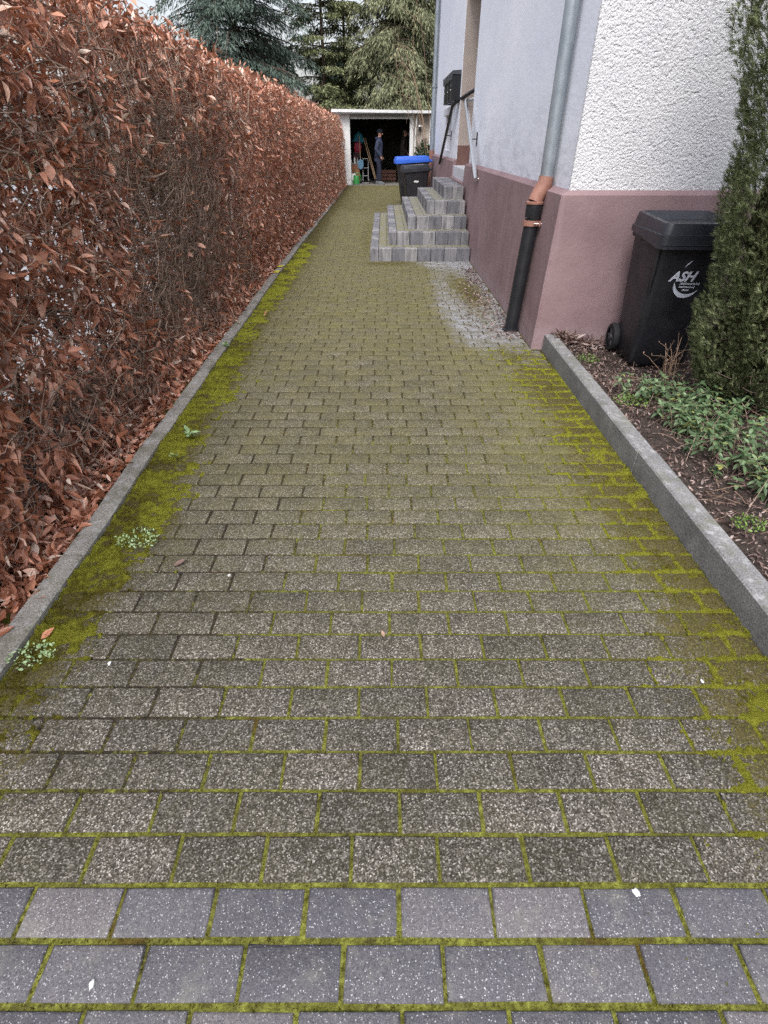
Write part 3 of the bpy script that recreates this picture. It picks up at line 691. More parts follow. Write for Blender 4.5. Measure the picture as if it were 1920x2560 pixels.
# downpipes
dp = empty('downpipe', (1.12, 4.58, 0), 0, 'near zinc downpipe with terracotta bend and black lower pipe', 'downpipe')
def rel(pts, o): return [(p[0] - o[0], p[1] - o[1], p[2] - o[2]) for p in pts]
DO = (1.12, 4.58, 0); PXX, PYY = 1.245, 4.78
MB().tube(rel([(PXX, PYY, 1.13), (PXX, PYY, 2.5), (PXX, PYY, HT - 0.1)], DO), 0.050, 20).build('zinc_pipe', M['zinc'], dp, True)
MB().tube(rel([(PXX, PYY, 1.15), (PXX - 0.006, PYY - 0.003, 1.105), (PXX - 0.045, PYY - 0.014, 1.04), (PXX - 0.066, PYY - 0.02, 0.985)], DO), [0.056, 0.057, 0.058, 0.058], 20).lathe([(0.058, 0), (0.067, 0.004), (0.068, 0.018), (0.058, 0.022)], 20, rel([(PXX - 0.067, PYY - 0.02, 0.968)], DO)[0]).build('terracotta_bend', M['terra'], dp, True)
MB().tube(rel([(PXX - 0.067, PYY - 0.02, 0.967), (PXX - 0.067, PYY - 0.02, 0.88), (PXX - 0.072, PYY - 0.02, 0.865)], DO), [0.063, 0.063, 0.057], 20).tube(rel([(PXX - 0.070, PYY - 0.02, 0.868), (PXX - 0.122, PYY - 0.02, 0.02)], DO), 0.056, 20).lathe([(0.057, 0), (0.070, 0.004), (0.070, 0.014), (0.057, 0.02)], 20, rel([(PXX - 0.122, PYY - 0.02, 0.0)], DO)[0]).build('lower_pipe', M['blackpipe'], dp, True)
cl = MB().lathe([(0.057, 0), (0.0655, 0.0), (0.0655, 0.038), (0.057, 0.038)], 20, rel([(PXX - 0.073, PYY - 0.02, 0.822)], DO)[0]); cl.box(rel([(PXX - 0.03, PYY - 0.10, 0.825)], DO)[0], rel([(PXX - 0.017, PYY - 0.072, 0.858)], DO)[0])
cb = cl.build('clamp', M['terra'], dp, True)
MB().tube(rel([(PXX - 0.07, PYY - 0.095, 0.842), (PXX - 0.005, PYY - 0.09, 0.842)], DO), 0.005, 6).build('screw', M['chrome'], cb)
fp = empty('downpipe', (1.24, 16.6, 0), 0, 'far grey downpipe at the back corner of the house', 'downpipe')
MB().tube([(0, 0, 1.1), (0, 0, HT - 0.1)], 0.055, 14).lathe([(0.055, 0), (0.072, 0.01), (0.072, 0.05), (0.055, 0.06)], 14, (0, 0, 2.42)).build('zinc_pipe', M['zinc'], fp, True)
MB().tube([(0, 0, 1.16), (0, 0, 1.0), (-0.04, -0.01, 0.86), (-0.045, -0.01, 0.1)], [0.066, 0.066, 0.066, 0.062], 14).build('terracotta_bend', M['terra'], fp, True)

# mailboxes
mail_lab = ['nearest black mailbox on the wall beside the door recess', 'middle black mailbox in the row of three on the wall', 'farthest black mailbox of the three on the wall']
for i in range(3):
    y0 = 11.56 + 0.56 * i
    bx = empty('mailbox', (WX, y0, 1.93), 0, mail_lab[i], 'mailbox', 'black mailboxes on the side wall')
    MB().box((-0.15, 0.0, 0.0), (0.0, 0.31, 0.355), 0.008).build('body', M['mail'], bx)
    MB().prism([(0.0, 0.358), (-0.152, 0.358), (-0.156, 0.29), (-0.172, 0.285), (-0.178, 0.385), (-0.15, 0.41), (0.0, 0.42)], 'y', -0.01, 0.32).build('flap', M['mailtop'], bx)
    MB().lathe([(0.012, 0), (0.012, -0.008)], 10, (-0.151, 0.18, 0.16), axis='x').build('lock', M['chrome'], bx)
    MB().box((-0.156, 0.05, 0.20), (-0.1502, 0.26, 0.24)).build('name_strip', M['mailtop'], bx)

# handrails
hr = empty('handrail', (1.21, 8.2, 0.96), 0, 'near steel tube handrail sloping down toward the camera', 'handrail', 'handrails at the door')
HO = (1.21, 8.2, 0.96)
MB().tube(rel([(1.205, 8.18, 0.955), (1.21, 9.85, 1.83), (1.225, 9.93, 1.862), (1.28, 9.95, 1.872), (1.55, 9.95, 1.90), (1.9, 9.95, 1.93)], HO), 0.027, 12).build('rail', M['chrome'], hr, True)
b = MB().tube(rel([(1.21, 9.08, 1.41), (1.235, 9.08, 1.39), (1.305, 9.08, 1.39)], HO), 0.007, 8); b.box(rel([(1.300, 9.05, 1.31)], HO)[0], rel([(1.308, 9.11, 1.47)], HO)[0])
b.build('bracket', M['steeldark'], hr, True)
b = MB().tube(rel([(1.21, 8.21, 0.975), (1.225, 8.21, 0.96), (1.249, 8.21, 0.96)], HO), 0.008, 8); b.lathe([(0.022, 0), (0.022, 0.006)], 12, rel([(1.244, 8.21, 0.96)], HO)[0], axis='x'); b.build('bracket', M['chrome'], hr, True)
hr2 = empty('handrail', (1.21, 13.76, 0.97), 0, 'far steel tube handrail sloping away beyond the door', 'handrail', 'handrails at the door')
HO = (1.21, 13.76, 0.97)
MB().tube(rel([(1.21, 13.75, 0.965), (1.205, 11.75, 1.85), (1.215, 11.66, 1.885), (1.27, 11.55, 1.93), (1.60, 11.05, 2.11)], HO), 0.027, 12).build('rail', M['steeldark'], hr2, True)  # dark steel colour stands in for dark reflections on a bright tube
b = MB().tube(rel([(1.21, 12.6, 1.47), (1.235, 12.6, 1.45), (1.306, 12.6, 1.45)], HO), 0.007, 8); b.box(rel([(1.302, 12.57, 1.38)], HO)[0], rel([(1.309, 12.63, 1.52)], HO)[0]); b.build('bracket', M['steeldark'], hr2, True)
MB().tube(rel([(1.21, 13.7, 0.98), (1.23, 13.7, 0.95), (1.25, 13.7, 0.95)], HO), 0.008, 8).build('bracket', M['chrome'], hr2, True)

# ------------------------------------------------------------------ steps
stp = empty('entrance_steps', (0.5, 10.2, 0), 0, 'five level stone block steps rising to the house door', 'steps')
SO = (0.5, 10.2, 0)
lev = [(-0.195, 8.0, 12.40), (0.062, 8.30, 12.10), (0.343, 8.59, 11.82), (0.628, 8.93, 11.66), (0.905, 9.24, 11.60)]
RIS = 0.163; BD = 0.122
for i, (x0, ya, yb) in enumerate(lev):
    z0, z1 = (-0.08 if i == 0 else i * RIS - 0.06), (i + 1) * RIS
    mb = MB(); xe = 1.195
    def blk(lo, hi):
        j = [random.gauss(0, 0.0018) for _ in range(3)]
        mb.box((lo[0] - SO[0] + 0.0035 + j[0], lo[1] - SO[1] + 0.0035 + j[1], z0), (hi[0] - SO[0] - 0.0035 + j[0], hi[1] - SO[1] - 0.0035 + j[1], z1 + j[2]), 0.007)
    for (fy0, fy1) in ((ya, ya + BD), (yb - BD, yb)):
        x = x0; blk((x, fy0, 0), (x + BD, fy1, 0)); x += BD
        while x < xe - 0.02:
            e = min(x + 0.18, xe); blk((x, fy0, 0), (e, fy1, 0)); x = e
    y = ya + BD
    while y < yb - BD - 0.02:
        e = min(y + 0.18, yb - BD); blk((x0, y, 0), (x0 + BD, e, 0)); y = e
    st = mb.build('step', M['block'], stp)
    # infill pavers of the tread
    mf = MB(); nx0, nya, nyb = (lev[i + 1] if i < 4 else (1.2, 11, 11))
    x = x0 + BD
    while x < xe - 0.02:
        e = min(x + 0.115, xe); y = ya + BD
        while y < yb - BD - 0.01:
            f2 = min(y + 0.19, yb - BD)
            mf.box((x - SO[0] + 0.002, y - SO[1] + 0.002, z1 - 0.05), (e - SO[0] - 0.002, f2 - SO[1] - 0.002, z1 - 0.003 + random.gauss(0, 0.001)), 0.003); y = f2
        x = e
    mf.build('tread_infill', M['fill'] if i < 4 else M['block'], st)

# ------------------------------------------------------------------ wheelie bins
def text_mesh(body, size, shear, bold, name, mat, parent, loc, rot, ext=0.0006):
    cu = bpy.data.curves.new(name, 'FONT'); cu.body = body; cu.size = size; cu.shear = shear; cu.offset = bold; cu.extrude = ext; cu.align_x = 'LEFT'; cu.resolution_u = 4
    o = bpy.data.objects.new(name, cu); COL.objects.link(o)
    dg = bpy.context.evaluated_depsgraph_get(); me = bpy.data.meshes.new_from_object(o.evaluated_get(dg)); bpy.data.objects.remove(o); bpy.data.curves.remove(cu)
    o = link_mesh(name, me, mat, parent); o.location = loc; o.rotation_euler = rot; return o

def wheelie_bin(name, loc, rz, W, D, H, lid_mat, label, tilt=(0, 0)):
    """front faces -y; hinge and wheels at +y; lid included in H"""
    t = empty(name, loc, rz, label, 'wheelie bin'); t.rotation_euler = (tilt[0], tilt[1], rz)
    hb = H * 0.885
    def ring(k, z, ins=0.0):
        w = W * (0.80 + 0.17 * k) - ins; d = D * (0.66 + 0.29 * k) - ins
        return rrect(w, d, 0.045 * (0.7 + 0.5 * k), 4, 0, D * 0.02 * (1 - k) + 0.012, z)
    body = MB()
    body.loft([ring(0, 0.012, 0.03), ring(0, 0.03), ring(0.22, hb * 0.22), ring(0.55, hb * 0.55), ring(0.9, hb * 0.9), ring(1, hb)])
    # moulded rim, corner flutes and wheel housing
    body.loft([rrect(W * 1.0, D * 0.98, 0.05, 4, 0, 0.012, hb - 0.035), rrect(W * 1.02, D * 1.0, 0.05, 4, 0, 0.012, hb - 0.03), rrect(W * 1.02, D * 1.0, 0.05, 4, 0, 0.012, hb), rrect(W * 0.96, D * 0.94, 0.05, 4, 0, 0.012, hb + 0.002)])
    for s in (-1, 1):
        body.tube([(s * W * 0.475, -D * 0.42, hb - 0.04), (s * W * 0.462, -D * 0.405, hb * 0.8), (s * W * 0.44, -D * 0.38, hb * 0.62)], [0.012, 0.012, 0.003], 6)
        body.box((s * W * 0.33 - 0.035, D * 0.25, 0.05), (s * W * 0.33 + 0.035, D * 0.40, 0.24), 0.012)
    b = body.build('body', M['binblack'], t, True)
    lid = MB(); z = hb + 0.004; cy = 0.0
    lw, ld = W * 1.07, D * 1.07
    # skirt deeper at the front
    sk = []
    for zz, ins in ((0, 0.0), (1, 0.0)):
        r = rrect(lw, ld, 0.045, 4, 0, cy, 0)
        sk.append([(x, y, (z - (0.042 if y < -ld * 0.30 else 0.042 * max(0.0, min(1, (0.02 * 0 + (-y - ld * 0.12) / (ld * 0.18)))) ) - 0.004) if zz == 0 else z + 0.030) for x, y, _ in r])
    lid.loft([sk[0], sk[1], [(x * 0.965, y * 0.97, z + 0.034) for x, y, _ in rrect(lw, ld, 0.045, 4, 0, cy, 0)], [(x * 0.955, y * 0.96, z + 0.062) for x, y, _ in rrect(lw, ld, 0.05, 4, 0, cy, 0)],
              [(x * 0.925, y * 0.93, z + 0.092 + 0.016 * (y > 0)) for x, y, _ in rrect(lw, ld, 0.05, 4, 0, cy, 0)], [(x * 0.84, y * 0.86, z + 0.096 + 0.018 * (y > 0)) for x, y, _ in rrect(lw, ld, 0.05, 4, 0, cy, 0)],
              [(x * 0.76, y * 0.70, z + 0.066) for x, y, _ in rrect(lw, ld, 0.06, 4, 0, cy, 0)], [(x * 0.3, y * 0.3, z + 0.062) for x, y, _ in rrect(lw, ld, 0.06, 4, 0, cy, 0)]])
    lid.tube([(-lw * 0.49, -ld * 0.503, z - 0.022), (lw * 0.49, -ld * 0.503, z - 0.022)], 0.0035, 6)
    l = lid.build('lid', lid_mat, t, True)
    gr = MB().tube([(-W * 0.36, D * 0.52, z + 0.02), (-W * 0.36, D * 0.60, z + 0.025), (W * 0.36, D * 0.60, z + 0.025), (W * 0.36, D * 0.52, z + 0.02)], 0.013, 8)
    for s in (-1, 0, 1): gr.box((s * W * 0.34 - 0.03, D * 0.49, z - 0.01), (s * W * 0.34 + 0.03, D * 0.60, z + 0.03), 0.008)
    gr.build('handle', lid_mat, t, True)
    ax = D * 0.40
    MB().tube([(-W * 0.47, ax, 0.1), (W * 0.47, ax, 0.1)], 0.011, 8).build('axle', M['steeldark'], t)
    for s in (-1, 1):
        x = s * W * 0.45
        wh = MB().lathe([(0.072, -0.022), (0.094, -0.022), (0.1, -0.014), (0.1, 0.014), (0.094, 0.022), (0.072, 0.022), (0.066, 0.014), (0.066, -0.014)], 28, (0, 0, 0), axis='x', cap=False)
        w_ = wh.build('wheel', M['rubber'], t, True); w_.location = (x, ax, 0.1)
        h = MB().lathe([(0.066, -0.008), (0.066, 0.008)], 20, axis='x').lathe([(0.022, -0.026), (0.022, 0.026)], 12, axis='x')
        for k in range(6):
            a = k * math.pi / 3; h.tube([(0.010 * s, 0.02 * math.cos(a), 0.02 * math.sin(a)), (0.012 * s, 0.066 * math.cos(a), 0.066 * math.sin(a))], 0.007, 6)
        h.build('hub', M['hub'], w_, True)
    return t, b, hb

BINX, BINY, BINZ = 1.955, 3.845, 0.05
bn, bbody, bhb = wheelie_bin('wheelie_bin', (BINX, BINY, BINZ), R(-3), 0.48, 0.55, 0.93, M['binlid'], 'black wheelie bin with white printed letters under the thuja', (0, 0))
# print on its front: the face leans back towards the base
logo = MB()
def front_y(z, W=0.48, D=0.55):
    k = z / bhb; d = D * (0.66 + 0.29 * k); cy = D * 0.02 * (1 - k) + 0.012; return cy - d / 2
FS = math.atan2(front_y(0.75) - front_y(0.35), 0.40)
lg = empty('front_print', (0, 0, 0)); lg.parent = bn
zc_ = 0.59; lg.location = (-0.028, front_y(zc_) - 0.0025, zc_); lg.rotation_euler = (R(90) - FS * 1.0, 0, 0)
text_mesh('ASH', 0.082, 0.32, 0.0028, 'lettering', M['print'], lg, (-0.085, 0.0, 0), (0, 0, 0))
for i, (s, dx) in enumerate((('Abfallwirtschaft &', -0.012), ('Stadtreinigung', -0.012), ('Hamm', 0.012))):
    text_mesh(s, 0.0175, 0.25, 0.0003, 'lettering', M['print'], lg, (dx, -0.022 - 0.0195 * i, 0), (0, 0, 0))
def crescent(c, r, a0, a1, w, n=26):
    P = []; Q = []
    for i in range(n + 1):
        u = i / n; a = R(a0 + (a1 - a0) * u); ww = w * math.sin(math.pi * min(max(u, 0.0), 1)) ** 0.8
        P.append((c[0] + (r + ww * 0.35) * math.cos(a), c[1] + (r + ww * 0.35) * math.sin(a), 0.0006)); Q.append((c[0] + (r - ww * 0.65) * math.cos(a), c[1] + (r - ww * 0.65) * math.sin(a), 0.0006))
    return P + Q, [(i, i + 1, n + 2 + i, n + 1 + i) for i in range(n)]
cm = MB(); V_, F_ = crescent((0.040, -0.012), 0.085, 176, 330, 0.026)
# blunt upper end where the letters cut the swoosh
cm.add(V_, F_).build('swoosh', M['print'], lg); V_, F_ = crescent((0.10, 0.02), 0.13, 152, 126, 0.008); MB().add(V_, F_).build('swoosh', M['print'], lg)

blue_bin, _, _ = wheelie_bin('wheelie_bin', (0.70, 15.95, 0.0), R(-87), 0.60, 0.82, 1.06, M['blue'], 'large black wheelie bin with a bright blue lid')
small_bin, sb_body, shb = wheelie_bin('wheelie_bin', (0.745, 15.10, 0.0), R(-84), 0.52, 0.62, 0.89, M['binlid'], 'smaller black lidded wheelie bin standing before the blue one')
MB().prism([(-0.06, 0.575), (-0.02, 0.59), (0.06, 0.58), (0.058, 0.555), (0.01, 0.547), (-0.058, 0.553)], 'x', 0.2375, 0.2435).build('sticker', M['whiteplastic'], small_bin)

# ------------------------------------------------------------------ beech hedge
def hedge_height(y): return 2.03 + 0.05 * (n2(y, y * 0 + 2, 1.1, 6) - 0.5) + 0.06 * sstep(5.5, 3, y)
def hedge_face(y, z): return -1.425 + 0.045 * sstep(0.35, 0.05, z) - 0.10 * sstep(1.5, 2.1, z) + 0.10 * (n2(y, z, 1.7, 12) - 0.5) + 0.07 * (n2(y, z, 4.5, 15) - 0.5) + 0.10 * sstep(2.6, 1.2, y) * sstep(0.3, 1.2, z) + 0.03 * sstep(12, 20, y)
def bare(y, z):
    """how leafless the hedge is"""
    e1 = np.exp(-np.maximum(((y - 4.4) / 1.05) ** 2 + ((z - 0.92) / 0.74) ** 2 - 0.25, 0) * 1.8) * (0.55 + 0.75 * vnoise(np.stack([y * 2.2, z * 2.2, y * 0], -1)))
    e2 = np.exp(-(((y - 6.9) / 0.35) ** 2 + ((z - 1.25) / 0.3) ** 2)) * 0.6
    e3 = np.exp(-(((y - 2.55) / 0.28) ** 2 + ((z - 0.42) / 0.35) ** 2)) * 0.75
    return np.clip(np.maximum.reduce([e1, e2, e3]), 0, 1)
hedge = empty('beech_hedge', (-1.85, 9, 0), 0, 'tall clipped beech hedge of rust brown winter leaves', 'hedge')
HG = np.array((-1.85, 9, 0))
def hedge_leaves():
    out = []
    for (y0, y1, n, S, Lm) in ((0.3, 3.0, 26000, 5, 0.054), (3.0, 6.0, 25000, 4, 0.053), (6.0, 11.0, 31000, 3, 0.054), (11.0, 22.75, 38000, 3, 0.058)):
        y = rng.uniform(y0, y1, n); part = rng.random(n); h = hedge_height(y)
        z = rng.uniform(0.0, 1, n) ** np.where(rng.random(n) < 0.12, 3.0, 1.0) * h; dep = np.minimum(rng.exponential(0.10, n), 0.6)
        dep = dep + 0.16 * sstep(0.5, 0.75, vnoise(np.stack([y * 0 + 7, y * 5.5, z * 5.5], -1))); fx = hedge_face(y, z) - dep
        P = np.stack([fx, y, z], -1); O = np.stack([np.full(n, 0.9), rng.normal(0, .15, n), np.full(n, 0.15)], -1)
        rim = z > h - 0.22; cor = (z - (h - 0.22)) / 0.22
        P[rim, 0] -= 0.14 * cor[rim] ** 2
        top = (part > 0.66) & (part < 0.80); nt = top.sum()
        P[top, 0] = rng.uniform(-2.35, -1.50, nt); P[top, 2] = h[top] - np.minimum(rng.exponential(0.07, nt), 0.4) + 0.02 * rng.normal(size=nt); O[top] = np.stack([rng.normal(0, .3, nt), rng.normal(0, .3, nt), np.ones(nt)], -1)
        back = part >= 0.80; nb = back.sum(); P[back, 0] = -2.35 + rng.exponential(0.14, nb) ; O[back, 0] = -0.9
        b = bare(P[:, 1], P[:, 2]); b[top] = 0
        gap = sstep(0.60, 0.72, vnoise(np.stack([P[:, 0] * 0, P[:, 1] * 2.6, P[:, 2] * 2.6], -1))) * sstep(7, 4, P[:, 1])
        keep = rng.random(n) > np.maximum(b * np.where(back, 0.35, 0.80), np.where(back, 0.35, 0.45) * gap)
        P, O = P[keep], O[keep]; n = len(P)
        A = O * 0.45 + np.stack([rng.normal(0, 0.35, n), rng.normal(-0.30, 0.6, n), rng.normal(-0.75, 0.5, n)], -1)
        N = unit(O * 0.75 + rng.normal(0, 0.55, (n, 3)) + np.array((0, 0, 0.75)))
        L = Lm * rng.uniform(0.5, 1.45, n)
        v, f = leaf_mesh(P - HG, A, N, L, L * rng.uniform(0.20, 0.33, n), rng.uniform(0.1, 1.2, n), rng.normal(0.0, 0.5, n), S)
        out.append((v, f))
    # a little fringe of loose leaves on top
    return join(*out)
V, F = hedge_leaves(); np_mesh('leaves', V, F, M['beech'], hedge, True)
def hedge_twigs():
    out = []
    for (y0, y1, n, K, mode) in ((0.4, 3.0, 2600, 6, 0), (2.9, 6.4, 10500, 8, 1), (6.2, 22.6, 5600, 5, 0)):
        y = rng.uniform(y0, y1, n); z = rng.uniform(0.03, 1.97, n); d = np.minimum(rng.exponential(0.24, n), 0.85)
        if mode: 
            p = 0.25 + 0.75 * bare(y, z); k = rng.random(n) < p; y, z, d = y[k], z[k], d[k]; n = len(y)
        if mode: d = d * np.where(rng.random(n) < 0.6, 0.35, 1.0)
        x = hedge_face(y, z) - d - 0.02
        L = rng.uniform(0.12, 0.50, n); step = L / (K - 1)
        D = unit(np.stack([rng.normal(0.35, 0.35, n), rng.normal(0.0, 0.9, n), rng.normal(0.03, 0.17, n)], -1))
        P = np.zeros((n, K, 3)); P[:, 0] = np.stack([x, y, z], -1)
        for i in range(1, K):
            D = unit(D + rng.normal(0, 0.40, (n, 3)) * np.array((0.9, 1, 0.5))); P[:, i] = P[:, i - 1] + D * step[:, None]
        lim = hedge_face(P[..., 1], P[..., 2]) + 0.015; P[..., 0] = np.minimum(P[..., 0], lim)
        r0 = rng.uniform(0.0014, 0.0042, n) * np.where(rng.random(n) < 0.07, 2.4, 1.0)
        out.append(tube_mesh(P - HG, r0[:, None] * np.linspace(1, 0.45, K)[None]))
    return join(*out)
V, F = hedge_twigs(); np_mesh('twigs', V, F, M['twig'], hedge)
def hedge_stems():
    n = 84; K = 9
    y = np.linspace(0.4, 22.6, n) + rng.normal(0, 0.06, n); P = np.zeros((n, K, 3)); x = -1.86 + rng.normal(0, 0.07, n)
    for i in range(K):
        P[:, i] = np.stack([x, y, np.full(n, -0.05 + i * 0.235)], -1); x = x + rng.normal(0, 0.035, n); y = y + rng.normal(0, 0.04, n)
    a = tube_mesh(P - HG, rng.uniform(0.014, 0.030, n)[:, None] * np.linspace(1, 0.35, K)[None], 7)
    n = 520; K = 6; y = rng.uniform(0.5, 22.5, n); z = rng.uniform(0.15, 1.8, n); P = np.zeros((n, K, 3)); P[:, 0] = np.stack([np.full(n, -1.86), y, z], -1)
    D = unit(np.stack([rng.normal(0.5, 0.6, n), rng.normal(0, 0.7, n), rng.normal(0.35, 0.3, n)], -1))
    for i in range(1, K):
        D = unit(D + rng.normal(0, 0.25, (n, 3))); P[:, i] = P[:, i - 1] + D * 0.085
    P[..., 0] = np.minimum(P[..., 0], hedge_face(P[..., 1], P[..., 2]) - 0.02)
    b = tube_mesh(P - HG, rng.uniform(0.004, 0.010, n)[:, None] * np.linspace(1, 0.4, K)[None], 5)
    return join(a, b)
V, F = hedge_stems(); np_mesh('stems', V, F, M['stem'], hedge, True)
# fallen leaves under the hedge
def litter(n, fx, fy, fz, L, mat, name, label, flat=0.5, W=(0.18, 0.34)):
    x = fx(n); y = fy(n); P = np.stack([x, y, fz(x, y) + rng.random(n) * 0.025], -1)
    A = np.stack([rng.normal(size=n), rng.normal(size=n), rng.normal(0.1, 0.35, n)], -1); N = np.stack([rng.normal(0, flat, n), rng.normal(0, flat, n), np.ones(n)], -1)
    Ls = L * rng.uniform(0.5, 1.25, n); v, f = leaf_mesh(P, A, N, Ls, Ls * rng.uniform(*W, n), rng.uniform(0, 0.9, n), rng.normal(0.1, 0.35, n), 4)
    return tag(np_mesh(name, v, f, mat, smooth=True), label, 'leaf litter', kind='stuff')
def lx_(n):
    return -1.36 - np.abs(rng.normal(0, 0.22, n))
yy_ = lambda n: 0.5 + 22 * rng.random(n) ** 1.8
def litter_hedge():
    n = 13000; y = yy_(n); x = xl(y) - 0.095 - np.abs(rng.normal(0, 0.15, n)); P = np.stack([x, y, gz(y) + 0.0 + 0.03 * rng.random(n) + 0.05 * sstep(0.0, 0.3, -x - 1.4)], -1)
    A = np.stack([rng.normal(size=n), rng.normal(size=n), rng.normal(0.1, 0.4, n)], -1); N = np.stack([rng.normal(0, .5, n), rng.normal(0, .5, n), np.ones(n)], -1)
    L = 0.052 * rng.uniform(0.5, 1.25, n); v, f = leaf_mesh(P, A, N, L, L * rng.uniform(0.2, 0.34, n), rng.uniform(0, 0.9, n), rng.normal(0.05, 0.3, n), 4)
    tag(np_mesh('leaf_litter', v, f, M['beech'], smooth=True), 'fallen brown beech leaves along the hedge foot', 'leaf litter', kind='stuff')
litter_hedge()

# ------------------------------------------------------------------ planting bed
litter(13000, lambda n: 1.37 + np.abs(rng.normal(0, 0.55, n)), lambda n: rng.uniform(-0.6, 4.2, n), lambda x, y: bedz(x, y) - 0.005, 0.024, M['litter'], 'leaf_litter', 'shrivelled brown leaves and bark scattered on the bed', 0.6, (0.08, 0.25))
litter(900, lambda n: 1.19 + np.abs(rng.normal(0, 0.28, n)), lambda n: 4.2 - np.abs(rng.normal(0, 0.07, n)), lambda x, y: bedz(x, y) + 0.02, 0.07, M['litter'], 'leaf_litter', 'drift of long dry leaves against the front plinth', 0.7, (0.06, 0.14)) if False else None
def bed_drift():
    n = 420; x = 1.36 + np.abs(rng.normal(0, 0.22, n)); y = 4.21 - np.abs(rng.normal(0, 0.06, n)); P = np.stack([x, y, bedz(x, y) + 0.055 * rng.random(n)], -1)
    A = np.stack([rng.normal(size=n), rng.normal(0, 0.5, n), rng.normal(0.0, 0.3, n)], -1); N = np.stack([rng.normal(0, .6, n), rng.normal(0, .6, n), np.ones(n)], -1)
    L = rng.uniform(0.03, 0.085, n); v, f = leaf_mesh(P, A, N, L, L * rng.uniform(0.06, 0.16, n), rng.uniform(0, 0.9, n), rng.normal(0.05, 0.3, n), 4)
    tag(np_mesh('leaf_litter', v, f, M['litter'], smooth=True), 'drift of long dry leaves against the front plinth', 'leaf litter', kind='stuff')
bed_drift()
def debris():
    n = 2600; y = rng.uniform(4.5, 7.5, n); x = 1.16 - np.abs(rng.normal(0, 0.13, n)) * (0.6 + 0.9 * sstep(7.4, 5.8, y)); k = rng.random(n) < 0.25 + 0.75 * n2(x, y, 3, 4); x, y = x[k], y[k]; n = len(x)
    P = np.stack([x, y, gz(y) + 0.004 + 0.006 * rng.random(n)], -1); A = np.stack([rng.normal(size=n), rng.normal(size=n), rng.normal(0, .15, n)], -1); N = np.stack([rng.normal(0, .4, n), rng.normal(0, .4, n), np.ones(n)], -1)
    L = rng.uniform(0.012, 0.04, n); v, f = leaf_mesh(P, A, N, L, L * rng.uniform(0.12, 0.32, n), rng.uniform(0, 0.7, n), rng.normal(0, 0.3, n), 3)
    tag(np_mesh('plant_debris', v, f, M['litter'], smooth=True), 'brown crumbs of dead moss and leaves by the wall', 'debris', kind='stuff')
debris()
# periwinkle ground cover: rosettes on short stems
def periwinkle():
    cx = []; 
    n = 1500
    x = rng.uniform(1.45, 3.2, n); y = rng.uniform(1.3, 3.12, n)
    dens = sstep(0.36, 0.55, n2(x, y, 2.2, 3.3)) * sstep(1.42, 1.62, x + 0.15 * (y - 2.6)) * sstep(1.2, 2.1, y + 0.55 * (x - 1.4)) * (1 - 0.75 * np.exp(-(((x - 2.2) / 0.3) ** 2 + ((y - 3.05) / 0.35) ** 2)))
    k = rng.random(n) < dens; x, y = x[k], y[k]; m = len(x)
    hgt = rng.uniform(0.04, 0.16, m); P0 = np.stack([x, y, bedz(x, y) + hgt], -1)
    lv = []; st = []
    for w in range(3):
        kk = 4; zoff = -0.022 * w
        for j in range(kk):
            a = rng.uniform(0, 0.5, m) + j * math.pi / 2 + w * 0.8; el = 0.35 - 0.45 * w + rng.normal(0, 0.2, m)
            A = np.stack([np.cos(a) * np.cos(el), np.sin(a) * np.cos(el), np.sin(el)], -1); N = np.stack([-np.cos(a) * np.sin(el), -np.sin(a) * np.sin(el), np.cos(el)], -1) + rng.normal(0, 0.15, (m, 3))
            L = rng.uniform(0.028, 0.052, m) * (0.8 + 0.15 * w); sel = rng.random(m) < (0.95 if w < 2 else 0.6)
            v, f = leaf_mesh((P0 + np.array((0, 0, zoff)))[sel], A[sel], N[sel], L[sel], (L * rng.uniform(0.2, 0.27, m))[sel], 0.25, rng.normal(-0.12, 0.1, m)[sel], 5); lv.append((v, f))
    K = 5; P = np.zeros((m, K, 3)); base = np.stack([x + rng.normal(0, 0.07, m), y + rng.normal(0, 0.07, m), bedz(x, y) - 0.01], -1)
    for i in range(K):
        u = i / (K - 1); P[:, i] = base * (1 - u) + P0 * u + np.array((0, 0, 0.02)) * math.sin(u * math.pi)
    v, f = join(*lv)
    o = tag(np_mesh('periwinkle', v, f, M['vinca'], smooth=True), 'evergreen periwinkle ground cover with glossy paired leaves', 'ground cover', kind='stuff')
    v, f = tube_mesh(P, np.full((m, K), 0.0014)); np_mesh('runners', v, f, M['twig'], o)
periwinkle()
def loose_twigs():
    n = 620; K = 6; x = 1.42 + rng.random(n) ** 0.8 * 1.6; y = rng.uniform(0.2, 3.4, n); P = np.zeros((n, K, 3)); P[:, 0] = np.stack([x, y, bedz(x, y) + rng.uniform(0.0, 0.05, n)], -1)
    D = unit(np.stack([rng.normal(size=n), rng.normal(size=n), np.abs(rng.normal(0.15, 0.3, n))], -1))
    for i in range(1, K):
        D = unit(D + rng.normal(0, 0.22, (n, 3)) - np.array((0, 0, 0.05))); P[:, i] = P[:, i - 1] + D * rng.uniform(0.02, 0.05, n)[:, None]
        P[:, i, 2] = np.maximum(P[:, i, 2], bedz(P[:, i, 0], P[:, i, 1]))
    v, f = tube_mesh(P, np.full((n, K), 1.0) * rng.uniform(0.0008, 0.0022, n)[:, None])
    tag(np_mesh('dead_twigs', v, f, M['drytwig']), 'tangle of thin dead twigs over the bed', 'twigs', kind='stuff')
loose_twigs()
